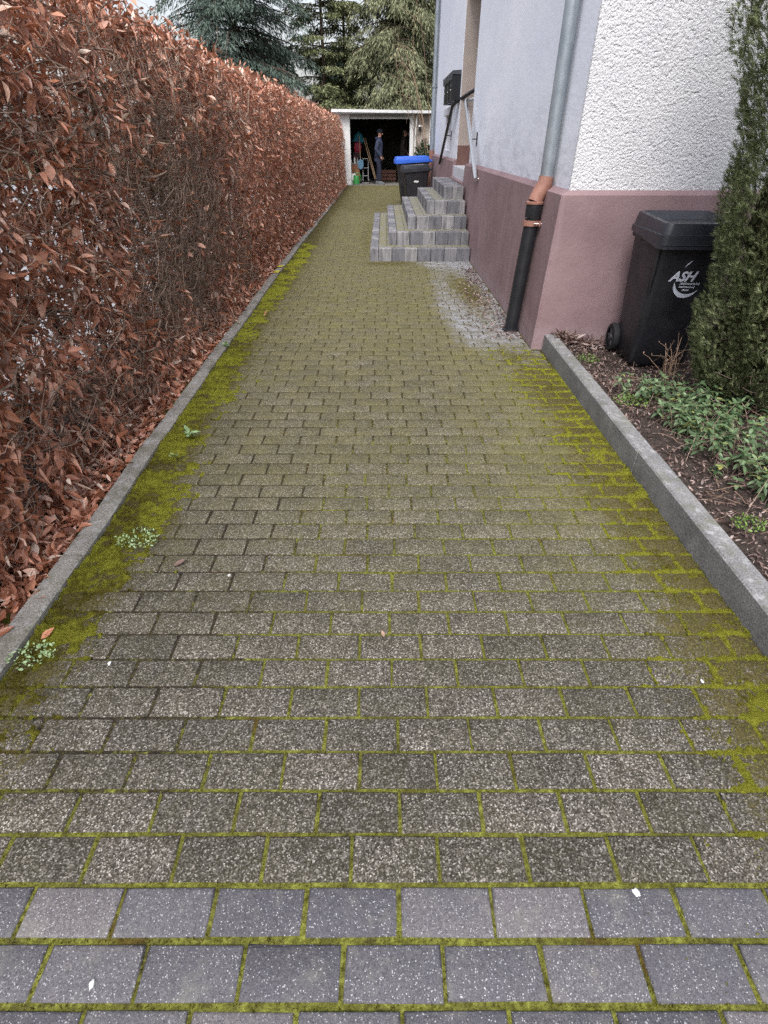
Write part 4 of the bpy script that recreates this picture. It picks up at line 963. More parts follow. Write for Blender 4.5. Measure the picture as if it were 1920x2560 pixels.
def twig_shrub(name, loc, n, h, spread, label, mat, cat, r=0.003, arch=0.1, K=7, side=3):
    n_ = n; P = np.zeros((n, K, 3)); a = rng.uniform(0, 2 * math.pi, n); P[:, 0] = np.stack([np.cos(a) * 0.03, np.sin(a) * 0.03, np.zeros(n)], -1)
    D = unit(np.stack([np.cos(a) * spread, np.sin(a) * spread, np.ones(n)], -1) + rng.normal(0, 0.1, (n, 3)))
    hh = h * rng.uniform(0.55, 1.0, n)
    for i in range(1, K):
        D = unit(D + rng.normal(0, 0.12, (n, 3)) + np.stack([np.cos(a), np.sin(a), -np.ones(n)], -1) * arch * i / K); P[:, i] = P[:, i - 1] + D * (hh / (K - 1))[:, None]
    parts = [tube_mesh(P, np.full((n, K), r) * np.linspace(1, 0.4, K)[None], 4)]
    m = n * side; s = rng.integers(0, n, m); t = rng.integers(2, K - 1, m); Q = np.zeros((m, 4, 3)); Q[:, 0] = P[s, t]; D = unit(rng.normal(0, 0.6, (m, 3)) + np.array((0, 0, 0.6)))
    for i in range(1, 4):
        D = unit(D + rng.normal(0, 0.2, (m, 3)) - np.array((0, 0, arch * 0.5))); Q[:, i] = Q[:, i - 1] + D * (h * 0.07)
    parts.append(tube_mesh(Q, np.full((m, 4), r * 0.5) * np.linspace(1, 0.5, 4)[None], 3))
    bud = np.concatenate([P[:, -1], Q[:, -1]]); nb = len(bud); parts.append(leaf_mesh(bud, rng.normal(0, 0.3, (nb, 3)) + np.array((0, 0, 1.0)), rng.normal(size=(nb, 3)), np.full(nb, 0.016), np.full(nb, 0.004), 0.6, 0.1, 3))
    t_ = empty(name, loc, 0, label, cat); v, f = join(*parts); np_mesh('stems', v, f, mat, t_); return t_, P, Q
sh, P_, Q_ = twig_shrub('bare_shrub', (1.80, 3.17, 0.10), 11, 0.40, 0.35, 'small leafless shrub of pale stems before the lettered bin', M['drytwig'], 'shrub', 0.0034, 0.03, 7, 3)
# bright tufts of fresh weeds
def weed(name, loc, n, rad, L, mat, label, up=0.5):
    a = rng.uniform(0, 2 * math.pi, n); rr = rad * np.sqrt(rng.random(n)); P = np.stack([np.cos(a) * rr, np.sin(a) * rr * 0.8, rng.random(n) * 0.02], -1)
    A = np.stack([rng.normal(0, 1, n), rng.normal(0, 1, n), np.abs(rng.normal(up, 0.4, n))], -1); N = np.stack([rng.normal(0, .4, n), rng.normal(0, .4, n), np.ones(n)], -1)
    Ls = L * rng.uniform(0.6, 1.3, n); v, f = leaf_mesh(P, A, N, Ls, Ls * 0.3, 0.2, 0.1, 4)
    o = np_mesh(name, v, f, mat, smooth=True); o.location = loc; return tag(o, label, 'weed')
weed('weed', (1.46, 3.75, 0.075), 210, 0.10, 0.015, M['sprout'], 'bright green weed tuft by the kerb near the bin wheel')
weed('weed', (1.47, 2.95, 0.10), 230, 0.11, 0.014, M['sprout'], 'fresh green weed mat beside the kerb below the periwinkle')
weed('weed', (1.48, 1.72, 0.10), 120, 0.07, 0.014, M['sprout'], 'lowest green weed tuft behind the near kerb')
weed('clover_patch', (-1.02, 1.72, 0.02), 170, 0.085, 0.011, M['pale_sprout'], 'pale clover patch growing in the left moss', 0.3)
weed('clover_patch', (-1.13, 1.12, 0.02), 120, 0.07, 0.012, M['pale_sprout'], 'pale clover clump against the near left edging', 0.3)
weed('seedling', (-1.085, 2.66, 0.02), 14, 0.012, 0.05, M['pale_sprout'], 'pale star shaped seedling in the moss strip', 0.0)
weed('seedling', (-1.10, 2.42, 0.02), 5, 0.01, 0.032, M['pale_sprout'], 'tiny seedling just below the larger pale one', 0.15)
weed('seedling', (-1.265, 4.25, 0.02), 7, 0.012, 0.05, M['pale_sprout'], 'seedling against the edging farther up the drive', 0.15)
# single fallen leaves and droppings on the paving
def one_leaf(loc, L, rz, label, mat=None):
    P = np.zeros((1, 3)); v, f = leaf_mesh(P, np.array([[math.cos(rz), math.sin(rz), 0.1]]), np.array([[0.2, 0.1, 1.0]]), L, L * 0.3, 0.35, 0.25, 5)
    o = np_mesh('fallen_leaf', v, f, mat or M['beech'], smooth=True); o.location = loc; tag(o, label, 'leaf', 'single leaves on the paving')
one_leaf((-0.83, 1.58, 0.006), 0.05, 0.4, 'single curled tan leaf on the left paving rows', M['litter'])
one_leaf((0.0, 1.215, 0.006), 0.026, 2.0, 'small pale leaf on the middle of the drive', M['drytwig'])
one_leaf((-1.15, 1.2, 0.012), 0.05, 0.9, 'brown leaf lying against the near left edging')
def dropping(loc, r, label):
    mb = MB(); P = []
    n = 12
    for j in range(n):
        a = 2 * math.pi * j / n; q = r * random.uniform(0.55, 1.1); P.append((q * math.cos(a) * 0.7, q * math.sin(a)))
    mb.loft([[(x, y, 0.0) for x, y in P], [(x * 0.8, y * 0.8, 0.002) for x, y in P], [(x * 0.3, y * 0.3, 0.003) for x, y in P]])
    o = mb.build('bird_dropping', M['dropping'], None, True); o.location = loc; tag(o, label, 'bird dropping', 'white droppings on the paving')
dropping((0.565, 0.475, 0.0015), 0.013, 'white dropping on the right front aggregate paver')
dropping((-0.585, 0.318, 0.0015), 0.009, 'white dropping at the corner of a left grey paver')
dropping((-0.885, 1.11, 0.0015), 0.010, 'white dropping on the left rows near the moss')
dropping((0.99, 1.04, 0.003), 0.009, 'white dropping in the right hand mossy rows')
dropping((-0.60, 1.53, 0.0015), 0.008, 'small white speck beside the middle left joints')

# ------------------------------------------------------------------ thuja
def thuja():
    t = empty('thuja', (2.17, 2.92, 0.1), 0, 'tall dark green columnar thuja beside the lettered bin', 'conifer')
    H = 4.4
    def prof(z): return np.interp(z, [0, 0.12, 0.35, 0.8, 1.4, 2.0, 2.8, 3.6, 4.4], [0.16, 0.30, 0.40, 0.46, 0.55, 0.60, 0.52, 0.32, 0.02])
    n = 52000; z = rng.random(n) ** 1.25 * H * 0.97 + 0.03; a = rng.uniform(0, 2 * math.pi, n)
    lump = vnoise(np.stack([np.cos(a) * 3.2, np.sin(a) * 3.2, z * 3.0], -1)); l2 = vnoise(np.stack([np.cos(a) * 8, np.sin(a) * 8, z * 8.0], -1))
    r = prof(z) * (0.72 + 0.36 * lump + 0.17 * l2) - np.minimum(rng.exponential(0.035, n), 0.25); r = np.maximum(r, 0.02)
    P = np.stack([r * np.cos(a), r * np.sin(a), z], -1)
    out = np.stack([np.cos(a), np.sin(a), np.zeros(n)], -1)
    A0 = unit(out * 0.65 + np.array((0, 0, 0.75)) + rng.normal(0, 0.38, (n, 3))); N0 = unit(np.cross(A0, rng.normal(size=(n, 3))))
    B0 = np.cross(N0, A0); parts = []
    Ls = rng.uniform(0.022, 0.052, n)
    for ang, t0, k in ((0, 0.0, 1.0), (0.6, 0.1, 0.55), (-0.6, 0.1, 0.55), (0.55, 0.35, 0.5), (-0.55, 0.35, 0.5), (0.5, 0.6, 0.4), (-0.5, 0.6, 0.4)):
        A = A0 * math.cos(ang) + B0 * math.sin(ang); parts.append((P + A0 * (Ls * t0)[:, None], A, Ls * k))
    Pa = np.concatenate([p for p, _, _ in parts]); Aa = np.concatenate([q for _, q, _ in parts]); La = np.concatenate([q for _, _, q in parts]); Na = np.tile(N0, (7, 1))
    # interleave so that one spray is one island colour: stitch by sharing the base
    v, f = leaf_mesh(Pa, Aa, Na, La, 0.0016 + 0.022 * La, 0.25, 0.12, 2)
    np_mesh('crown', v, f, M['thuja'], t, True)
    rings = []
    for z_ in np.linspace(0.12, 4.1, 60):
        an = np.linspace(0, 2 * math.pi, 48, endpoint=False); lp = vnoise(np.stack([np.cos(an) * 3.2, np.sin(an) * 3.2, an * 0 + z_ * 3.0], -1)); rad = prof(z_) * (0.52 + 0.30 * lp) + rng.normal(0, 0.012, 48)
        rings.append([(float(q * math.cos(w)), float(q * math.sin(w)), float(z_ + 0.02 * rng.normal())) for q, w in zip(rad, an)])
    MB().loft(rings).build('shade_hull', M['thuja_shade'], t)  # solid hull added for inner foliage; dark colour paints the interior shade
    tr = MB().tube([(0, 0, -0.05), (0.01, 0.0, 1.0), (0.0, 0.01, 2.4), (0, 0, 4.1)], [0.07, 0.055, 0.035, 0.008], 10); 
    for k in range(60):
        zz = random.uniform(0.15, 3.8); an = random.uniform(0, 6.28); rr = float(prof(zz)) * 0.82; tr.tube([(0, 0, zz), (rr * 0.5 * math.cos(an), rr * 0.5 * math.sin(an), zz + 0.12), (rr * math.cos(an), rr * math.sin(an), zz + 0.34)], [0.012, 0.008, 0.003], 5, cap=False)
    tr.build('trunk', M['bark'], t, True)
    # dry brown inner shoots at the foot
    n = 500; a = rng.uniform(0, 6.28, n); zz = rng.uniform(0.02, 0.5, n); rr = rng.uniform(0.05, 0.30, n); P = np.stack([rr * np.cos(a), rr * np.sin(a), zz], -1); K = 4; Q = np.zeros((n, K, 3)); Q[:, 0] = P; D = unit(rng.normal(0, 0.6, (n, 3)) + np.stack([np.cos(a), np.sin(a), a * 0 + 0.2], -1))
    for i in range(1, K): D = unit(D + rng.normal(0, .3, (n, 3))); Q[:, i] = Q[:, i - 1] + D * 0.04
    v, f = tube_mesh(Q, np.full((n, K), 0.0018)); np_mesh('dead_shoots', v, f, M['litter'], t)
thuja()

# ------------------------------------------------------------------ garage
GY, GF = 23.0, 0.02
gar = empty('garage', (0, GY, GF), 0, 'open flat roofed garage at the end of the drive', 'garage')
def gb(lo, hi, b=0): return ((lo[0], lo[1] - GY, lo[2] - GF), (hi[0], hi[1] - GY, hi[2] - GF), b)
MB().box(*gb((-1.80, GY, -0.1), (-1.205, GY + 0.25, 2.11))).build('pier', M['whitepaint'], gar)
MB().box(*gb((0.915, GY, -0.1), (1.04, GY + 0.25, 2.11))).build('pier', M['whitepaint'], gar)
m_ = MB(); m_.box(*gb((1.04, GY + 0.03, -0.1), (2.8, GY + 0.25, 2.11))); m_.build('front_wall', M['oldwall'], gar)
m_ = MB(); m_.box(*gb((-1.205, GY + 0.02, 2.03), (0.915, GY + 0.22, 2.11))); m_.build('lintel', M['greypaint'], gar)
m_ = MB(); m_.box(*gb((-1.205, GY + 0.06, 1.985), (0.915, GY + 0.12, 2.03))); m_.build('door_rail', M['whitepaint'], gar)
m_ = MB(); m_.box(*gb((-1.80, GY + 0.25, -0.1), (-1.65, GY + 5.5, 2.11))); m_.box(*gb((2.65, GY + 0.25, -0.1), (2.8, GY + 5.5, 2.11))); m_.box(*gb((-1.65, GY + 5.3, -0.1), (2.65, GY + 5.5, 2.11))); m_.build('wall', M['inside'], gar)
m_ = MB(); m_.box(*gb((-1.80, GY - 0.05, -0.15), (2.8, GY + 5.5, GF))); m_.build('floor', M['floor'], gar)
m_ = MB(); m_.prism([(-1.80, 2.225 - GF), (2.95, 2.165 - GF), (2.95, 2.112 - GF), (-1.80, 2.112 - GF)], 'y', -0.22, 5.7); m_.build('roof', M['greypaint'], gar)
m_ = MB(); m_.prism([(-1.82, 2.25 - GF), (2.98, 2.19 - GF), (2.98, 2.115 - GF), (-1.82, 2.165 - GF)], 'y', -0.27, -0.222); m_.build('fascia', M['whitepaint'], gar)
MB().tube([(1.11, -0.06, -0.05), (1.11, -0.06, 1.5), (1.15, -0.08, 2.05)], 0.024, 8).build('drainpipe', M['whiteplastic'], gar, True)
MB().tube([(1.62, -0.06, 0.9), (1.62, -0.06, 2.05)], 0.028, 8).build('corner_trim', M['whitepaint'], gar, True)
wl_ = empty('wall_lamp', (1.27, GY + 0.02, 1.68), 0, 'small white capped lamp on the wall right of the garage door', 'lamp')
MB().lathe([(0.01, 0.13), (0.05, 0.12), (0.085, 0.085), (0.08, 0.08)], 14, (0, -0.09, 0)).build('cap', M['whiteplastic'], wl_, True)
MB().lathe([(0.045, 0.08), (0.055, 0.0), (0.035, -0.06)], 12, (0, -0.09, 0)).build('lamp_glass', M['glass'], wl_, True)
MB().box((-0.02, -0.06, -0.02), (0.02, 0.008, 0.05)).build('bracket', M['steeldark'], wl_)
# ivy bush beside it
def leafy_bush(name, loc, n, rx, ry, rz_, L, mat, label, cat):
    t = empty(name, loc, 0, label, cat); d = unit(rng.normal(size=(n, 3))); q = rng.random(n) ** 0.25
    lum = 0.75 + 0.5 * vnoise(d * 3 + 4); P = d * np.array((rx, ry, rz_)) * (q * lum)[:, None]; P[:, 2] += rz_
    A = d * 0.6 + rng.normal(0, 0.6, (n, 3)) - np.array((0, 0, 0.3)); v, f = leaf_mesh(P, A, d + rng.normal(0, 0.4, (n, 3)), L * rng.uniform(0.7, 1.3, n), L * 0.33, 0.25, -0.1, 4); np_mesh('leaves', v, f, mat, t, True)
    st = MB()
    for k in range(12):
        a = random.uniform(0, 6.28); st.tube([(0, 0, 0), (rx * 0.4 * math.cos(a), ry * 0.4 * math.sin(a), rz_ * 0.9), (rx * 0.7 * math.cos(a), ry * 0.7 * math.sin(a), rz_ * 1.6)], [0.012, 0.008, 0.003], 5)
    st.build('stems', M['bark'], t); return t
leafy_bush('ivy_bush', (1.42, 22.5, 0.0), 2600, 0.36, 0.3, 0.66, 0.08, M['ivy'], 'dark glossy evergreen bush right of the garage door', 'bush')

# things inside the garage
def gthing(name, x, y, label, cat, rz=0, z=GF): return empty(name, (x * 1.12, y + 2.5, z), rz, label, cat)
wc = gthing('watering_can', -0.92, 20.75, 'green plastic watering can just inside the garage', 'watering can')
MB().lathe([(0.105, 0), (0.115, 0.01), (0.105, 0.27), (0.10, 0.28)], 20).build('body', M['canGreen'], wc, True)
MB().tube([(-0.10, 0, 0.05), (-0.17, 0, 0.14), (-0.25, 0, 0.30)], [0.022, 0.018, 0.014], 10).lathe([(0.014, 0), (0.035, 0.03)], 12, (-0.25, 0, 0.29)).build('spout', M['canGreen'], wc, True)
MB().tube([(-0.07, 0, 0.28), (-0.03, 0, 0.36), (0.08, 0, 0.37), (0.16, 0, 0.28), (0.17, 0, 0.18), (0.11, 0, 0.08)], 0.012, 8).build('handle', M['canGreen'], wc, True)
cb = gthing('cabinet', -1.0, 21.35, 'small brown wooden cabinet behind the watering can', 'cabinet')
MB().box((-0.32, -0.2, 0.04), (0.20, 0.2, 0.62), 0.006).build('carcass', M['wood'], cb); MB().box((-0.335, -0.215, 0.62), (0.215, 0.21, 0.65), 0.004).build('top', M['sheet'], cb); MB().box((-0.30, -0.216, 0.08), (0.185, -0.202, 0.6), 0.003).build('door', M['wood'], cb)
for k, (dx, h, r, m, lb) in enumerate(((-0.10, 0.11, 0.03, 'whiteplastic', 'short white pot left on the brown cabinet'), (0.02, 0.19, 0.03, 'whiteplastic', 'white bottle in the middle of the cabinet top'), (0.11, 0.15, 0.028, 'sheet', 'grey bottle at the right of the cabinet top'))):
    bt = gthing('bottle', -1.0 + dx, 21.25, lb, 'bottle', z=GF + 0.65); bt['group'] = 'bottles on the cabinet'
    MB().lathe([(r, 0), (r, h * 0.65), (r * 0.45, h * 0.8), (r * 0.45, h)], 12).build('body', M[m], bt, True); MB().lathe([(r * 0.55, h), (r * 0.55, h + 0.02)], 10).build('cap', M['red'], bt)
bd = gthing('board', -1.03, 20.82, 'white board leaning by the watering can', 'board'); bo = MB().box((-0.10, 0, 0.0), (0.10, 0.012, 0.34)).box((-0.105, -0.004, 0.33), (0.105, 0.016, 0.345)).build('panel', M['whiteplastic'], bd); bo.rotation_euler = (R(-12), 0, 0)
tb = gthing('parasol', -0.86, 21.8, 'folded teal garden parasol at the back left', 'parasol'); MB().tube([(0, 0, 0), (0, 0, 1.5)], 0.015, 8).build('pole', M['polewood'], tb); MB().lathe([(0.02, 1.62), (0.14, 1.52), (0.26, 1.30), (0.17, 1.26), (0.03, 1.3)], 8).build('canopy', M['teal'], tb)
rb = gthing('red_bag', -0.88, 21.55, 'red bag hanging at the left of the garage', 'bag', z=GF + 0.98); MB().loft([rrect(0.22, 0.12, 0.03, 3, 0, 0, 0), rrect(0.30, 0.16, 0.04, 3, 0, 0, 0.12), rrect(0.26, 0.12, 0.04, 3, 0, 0, 0.27), rrect(0.22, 0.08, 0.03, 3, 0, 0, 0.30)]).build('body', M['red'], rb, True); MB().tube([(-0.08, 0, 0.29), (-0.05, 0, 0.38), (0.05, 0, 0.38), (0.08, 0, 0.29)], 0.008, 6).build('strap', M['red'], rb)
sk = gthing('dust_sheet', -0.93, 21.5, 'grey brown cloth draped at the left of the garage', 'cloth', z=GF + 0.66); q_ = MB(); rr_ = []
for i, z_ in enumerate((0.32, 0.2, 0.08, -0.02)): rr_.append([(x * (1 - 0.1 * i) + 0.012 * math.sin(k * 2.1 + i), y + 0.012 * math.cos(k * 1.7), z_) for k, (x, y, _) in enumerate(rrect(0.28, 0.12, 0.04, 3))])
q_.loft(rr_).build('cloth', M['brown'], sk, True)
sv = gthing('shovel', -0.78, 21.1, 'blue grey shovel hung blade down beside the cabinet', 'shovel'); MB().loft([[(0.11 * math.cos(a * 0.5236) , -0.02, 0.62 + 0.16 * math.sin(a * 0.5236)) for a in range(12)], [(0.115 * math.cos(a * 0.5236), 0.0, 0.62 + 0.165 * math.sin(a * 0.5236)) for a in range(12)]]).build('blade', M['bluegrey'], sv, True); MB().tube([(0, 0, 0.74), (-0.03, 0.05, 1.5)], 0.014, 8).build('shaft', M['polewood'], sv)
for k, (x0, x1, lb) in enumerate(((-0.30, -0.72, 'left leaning tool handle behind the man in the hat'), (-0.26, -0.66, 'right leaning tool handle behind the man in the hat'))):
    tl = gthing('garden_tool', x0, 21.0 + 0.05 * k, lb, 'garden tool'); MB().tube([(0, 0, 0.14), (x1 - x0, 0.25, 1.42)], 0.013, 8).build('shaft', M['polewood'], tl); h_ = MB().box((-0.12, -0.02, 0.02), (0.12, 0.02, 0.05))
    for j in range(8): h_.tube([(-0.11 + j * 0.031, 0, 0.03), (-0.11 + j * 0.031, -0.03, -0.0)], 0.004, 5)
    h_.tube([(0, 0, 0.05), (0, 0, 0.15)], 0.016, 8); h_.build('head', M['steeldark'], tl)
ht = gthing('hand_truck', -0.62, 21.15, 'small grey hand truck between cabinet and man', 'hand truck'); f_ = MB()
for s in (-1, 1): f_.tube([(s * 0.1, 0, 0.1), (s * 0.1, 0.06, 0.72), (s * 0.05, 0.06, 0.80)], 0.011, 8)
for z_ in (0.25, 0.5, 0.79): f_.tube([(-0.1, 0.03, z_), (0.1, 0.03, z_)], 0.009, 6)
f_.box((-0.13, -0.16, 0.02), (0.13, 0.0, 0.035)); f_.build('frame', M['greypaint'], ht, True)
for s in (-1, 1):
    w_ = MB().lathe([(0.05, -0.018), (0.075, -0.018), (0.08, 0), (0.075, 0.018), (0.05, 0.018)], 18, axis='x').build('wheel', M['rubber'], ht, True); w_.location = (s * 0.15, 0.03, 0.08)
rk = gthing('crate', 0.16, 22.6, 'low reddish crate at the back of the garage', 'crate'); c_ = MB()
for z_ in (0.05, 0.17, 0.29): c_.box((-0.3, -0.2, z_), (0.3, -0.185, z_ + 0.09)); c_.box((-0.3, 0.185, z_), (0.3, 0.2, z_ + 0.09)); c_.box((-0.3, -0.185, z_), (-0.285, 0.185, z_ + 0.09)); c_.box((0.285, -0.185, z_), (0.3, 0.185, z_ + 0.09))
c_.build('slats', M['terra'], rk); MB().box((-0.28, -0.18, 0.02), (0.28, 0.18, 0.05)).build('base', M['wood'], rk)

# ------------------------------------------------------------------ people
def skin_mesh(verts, edges, radii, sub=2):
    me = bpy.data.meshes.new('tmp'); me.from_pydata(verts, edges, []); o = bpy.data.objects.new('tmp', me); COL.objects.link(o)
    o.modifiers.new('s', 'SKIN').use_smooth_shade = True
    for i, r in enumerate(radii): me.skin_vertices[0].data[i].radius = (r, r) if not isinstance(r, tuple) else r
    me.skin_vertices[0].data[0].use_root = True
    o.modifiers.new('u', 'SUBSURF').levels = sub
    dg = bpy.context.evaluated_depsgraph_get(); m2 = bpy.data.meshes.new_from_object(o.evaluated_get(dg)); bpy.data.objects.remove(o); bpy.data.meshes.remove(me)
    return m2
def skinned(name, chain, mat, parent, sub=2):
    """chain: list of (id, parent id, xyz, radius)"""
    ids = {c[0]: i for i, c in enumerate(chain)}
    me = skin_mesh([c[2] for c in chain], [(ids[c[1]], ids[c[0]]) for c in chain if c[1] is not None], [c[3] for c in chain], sub)
    return link_mesh(name, me, mat, parent, True)
def ell(mb, c, r, n=14, k=9, shape=None):
    rings = []
    for i in range(1, k):
        t = math.pi * i / k
        ring = []
        for j in range(n):
            a = 2 * math.pi * j / n; x, y, z = math.sin(t) * math.cos(a), math.sin(t) * math.sin(a), -math.cos(t)
            if shape: x, y, z = shape(x, y, z)
            ring.append((c[0] + r[0] * x, c[1] + r[1] * y, c[2] + r[2] * z))
        rings.append(ring)
    mb.loft(rings); return mb
def hand(parent_chain, wrist_id, w, d, side):
    """palm plus five separate curled fingers added to a chain"""
    d = Vector(d).normalized(); s = Vector((0, 1, 0)) if abs(d.y) < 0.8 else Vector((1, 0, 0)); s = (s - d * s.dot(d)).normalized(); u = d.cross(s) * side
    w = Vector(w); palm = w + d * 0.05
    parent_chain.append(('palm%d' % side, wrist_id, tuple(palm), (0.030, 0.020)))
    for i, (o, ln) in enumerate(((-0.028, 0.062), (-0.010, 0.075), (0.010, 0.070), (0.028, 0.055))):
        p0 = palm + d * 0.035 + s * o; p1 = p0 + d * ln * 0.5 + u * 0.006; p2 = p1 + (d * 0.35 + u * 0.35) * ln * 0.6
        parent_chain.append(('f%d%d0' % (side, i), 'palm%d' % side, tuple(p0), 0.010)); parent_chain.append(('f%d%d1' % (side, i), 'f%d%d0' % (side, i), tuple(p1), 0.009)); parent_chain.append(('f%d%d2' % (side, i), 'f%d%d1' % (side, i), tuple(p2), 0.008))
    t0 = w + d * 0.035 - s * 0.035; t1 = t0 + (d * 0.7 - s * 0.5 + u * 0.3).normalized() * 0.045
    parent_chain.append(('t%d0' % side, 'palm%d' % side, tuple(t0), 0.011)); parent_chain.append(('t%d1' % side, 't%d0' % side, tuple(t1), 0.009))
def person(loc, rz, label, S, jacket, trousers, beanie, lean, arms, headturn=0.0, hood=True):
    """local: faces +x. arms: for each side (elbow, wrist)"""
    t = empty('person', loc, rz, label, 'person')
    def P(x, y, z): return (x * S, y * S, z * S)
    hx = lean
    ch = [('pel', None, P(0, 0, 0.95), 0.125 * S), ('wai', 'pel', P(hx * 0.2, 0, 1.10), 0.125 * S), ('che', 'wai', P(hx * 0.6, 0, 1.30), 0.14 * S), ('nek', 'che', P(hx * 0.95, 0, 1.47), 0.06 * S), ('hd0', 'nek', P(hx + 0.02, 0, 1.56), 0.058 * S), ('hd1', 'hd0', P(hx + 0.03, 0, 1.64), 0.080 * S), ('hd2', 'hd1', P(hx + 0.022, 0, 1.70), 0.072 * S)]
    for s in (-1, 1):
        e, w = arms[0 if s < 0 else 1]
        ch += [('sh%d' % s, 'che', P(hx * 0.8, s * 0.19, 1.41), 0.062 * S), ('el%d' % s, 'sh%d' % s, P(*e), 0.045 * S), ('wr%d' % s, 'el%d' % s, P(*w), 0.030 * S)]
        d = Vector(w) - Vector(e); hand(ch, 'wr%d' % s, P(*w), d, s)
        k = 0.06 if s < 0 else -0.05
        ch += [('hi%d' % s, 'pel', P(0, s * 0.09, 0.88), 0.095 * S), ('kn%d' % s, 'hi%d' % s, P(k * 0.6 + 0.02, s * 0.10, 0.50), 0.062 * S), ('an%d' % s, 'kn%d' % s, P(k - 0.02, s * 0.11, 0.09), 0.045 * S), ('to%d' % s, 'an%d' % s, P(k + 0.13, s * 0.12, 0.035), 0.035 * S)]
    skinned('body', ch, M['skin'], t)
    face = MB(); hc = P(hx + 0.032, 0, 1.635)
    ell(face, (hc[0] + 0.088 * S, 0, hc[2] - 0.012 * S), (0.022 * S, 0.014 * S, 0.026 * S), 8, 6); face.build('nose', M['skin'], t, True)
    for s in (-1, 1):
        ell(MB(), (hc[0] - 0.005, s * 0.083 * S, hc[2] - 0.005), (0.020 * S, 0.010 * S, 0.032 * S), 8, 6).build('ear', M['skin'], t, True)
        ell(MB(), (hc[0] + 0.072 * S, s * 0.032 * S, hc[2] + 0.018 * S), (0.010, 0.012, 0.008), 8, 6).build('eye', M['wool'], t, True)
    ell(MB(), (hc[0] + 0.074 * S, 0, hc[2] - 0.055 * S), (0.008, 0.024, 0.005), 8, 6).build('mouth', M['wool'], t, True)
    jk = MB(); rr = []
    for z, rx, ry, k in ((0.76, 0.15, 0.172, 0), (0.80, 0.158, 0.18, 0), (0.95, 0.150, 0.172, 0.1), (1.12, 0.148, 0.175, 0.3), (1.28, 0.150, 0.190, 0.6), (1.38, 0.130, 0.200, 0.8), (1.44, 0.100, 0.150, 0.9), (1.48, 0.078, 0.085, 0.95), (1.53, 0.074, 0.078, 1.0)):
        rr.append([((hx * k + rx * math.cos(q * math.pi / 10)) * S, ry * math.sin(q * math.pi / 10) * S, z * S) for q in range(20)])
    jk.loft(rr)
    for s in (-1, 1):
        e, w = Vector(arms[0 if s < 0 else 1][0]), Vector(arms[0 if s < 0 else 1][1]); a0 = Vector((hx * 0.8, s * 0.15, 1.42)); a1 = Vector((hx * 0.8, s * 0.205, 1.38))
        jk.tube([q * S for q in (a0, a1, a1.lerp(e, 0.5), e, e.lerp(w, 0.5), w)], [0.06 * S, 0.082 * S, 0.076 * S, 0.068 * S, 0.060 * S, 0.050 * S], 12)
    jk.build('jacket', jacket, t, True)
    if hood:
        hd = MB(); ell(hd, P(hx - 0.09, 0, 1.49), (0.075 * S, 0.11 * S, 0.05 * S), 12, 8); hd.build('hood', jacket, t, True)
    tc = [('pel', None, P(0, 0, 0.98), (0.118 * S, 0.14 * S))]
    for s in (-1, 1):
        k = 0.06 if s < 0 else -0.05
        tc += [('hi%d' % s, 'pel', P(0, s * 0.09, 0.82), 0.105 * S), ('kn%d' % s, 'hi%d' % s, P(k * 0.6 + 0.02, s * 0.10, 0.48), 0.082 * S), ('an%d' % s, 'kn%d' % s, P(k - 0.01, s * 0.11, 0.085), 0.074 * S)]
    skinned('trousers', tc, trousers, t)
    for s in (-1, 1):
        k = 0.06 if s < 0 else -0.05; a = P(k - 0.02, s * 0.115, 0)
        sh = MB().loft([[(a[0] + 0.07 + x, a[1] + y, z) for x, y, _ in rrect(l, w, 0.04, 3)] for z, l, w in ((0.0, 0.28, 0.095), (0.03, 0.29, 0.10))] + [[(a[0] + 0.055 + x, a[1] + y, 0.07) for x, y, _ in rrect(0.23, 0.085, 0.035, 3)], [(a[0] + 0.0 + x, a[1] + y, 0.115) for x, y, _ in rrect(0.12, 0.075, 0.03, 3)]])
        sh.build('shoe', M['shoe'], t, True)
    if beanie:
        b = MB(); ell(b, (hc[0] - 0.012, 0, hc[2] + 0.065 * S), (0.112 * S, 0.095 * S, 0.092 * S), 16, 10, lambda x, y, z: (x, y, max(z, -0.42))); b.lathe([(0.098 * S, 0), (0.108 * S, 0.006), (0.108 * S, 0.04 * S), (0.098 * S, 0.046 * S)], 16, (hc[0] - 0.008, 0, hc[2] + 0.022 * S)); b.build('beanie', M['wool'], t, True)
    else:
        b = MB(); ell(b, (hc[0] - 0.03, 0, hc[2] + 0.03 * S), (0.085 * S, 0.088 * S, 0.085 * S), 16, 10, lambda x, y, z: (min(x, 0.45), y, max(z, -0.75))); b.build('hair', M['hair'], t, True)
    return t
person((-0.20, 23.25, GF), R(-8), 'person in navy jacket, dark trousers and beanie standing in the garage doorway', 0.945, M['navy'], M['trouser'], True, 0.03,
       (((-0.05, -0.25, 1.14), (0.10, -0.185, 0.93)), ((-0.05, 0.25, 1.14), (0.10, 0.185, 0.93))))
person((0.74, 24.4, GF), R(-12), 'bareheaded person in a dark brown jacket standing deeper in the garage', 0.96, M['brown'], M['trouser'], False, 0.05,
       (((0.02, -0.26, 1.15), (0.20, -0.22, 1.0)), ((0.02, 0.26, 1.15), (0.22, 0.20, 1.05))), hood=False)

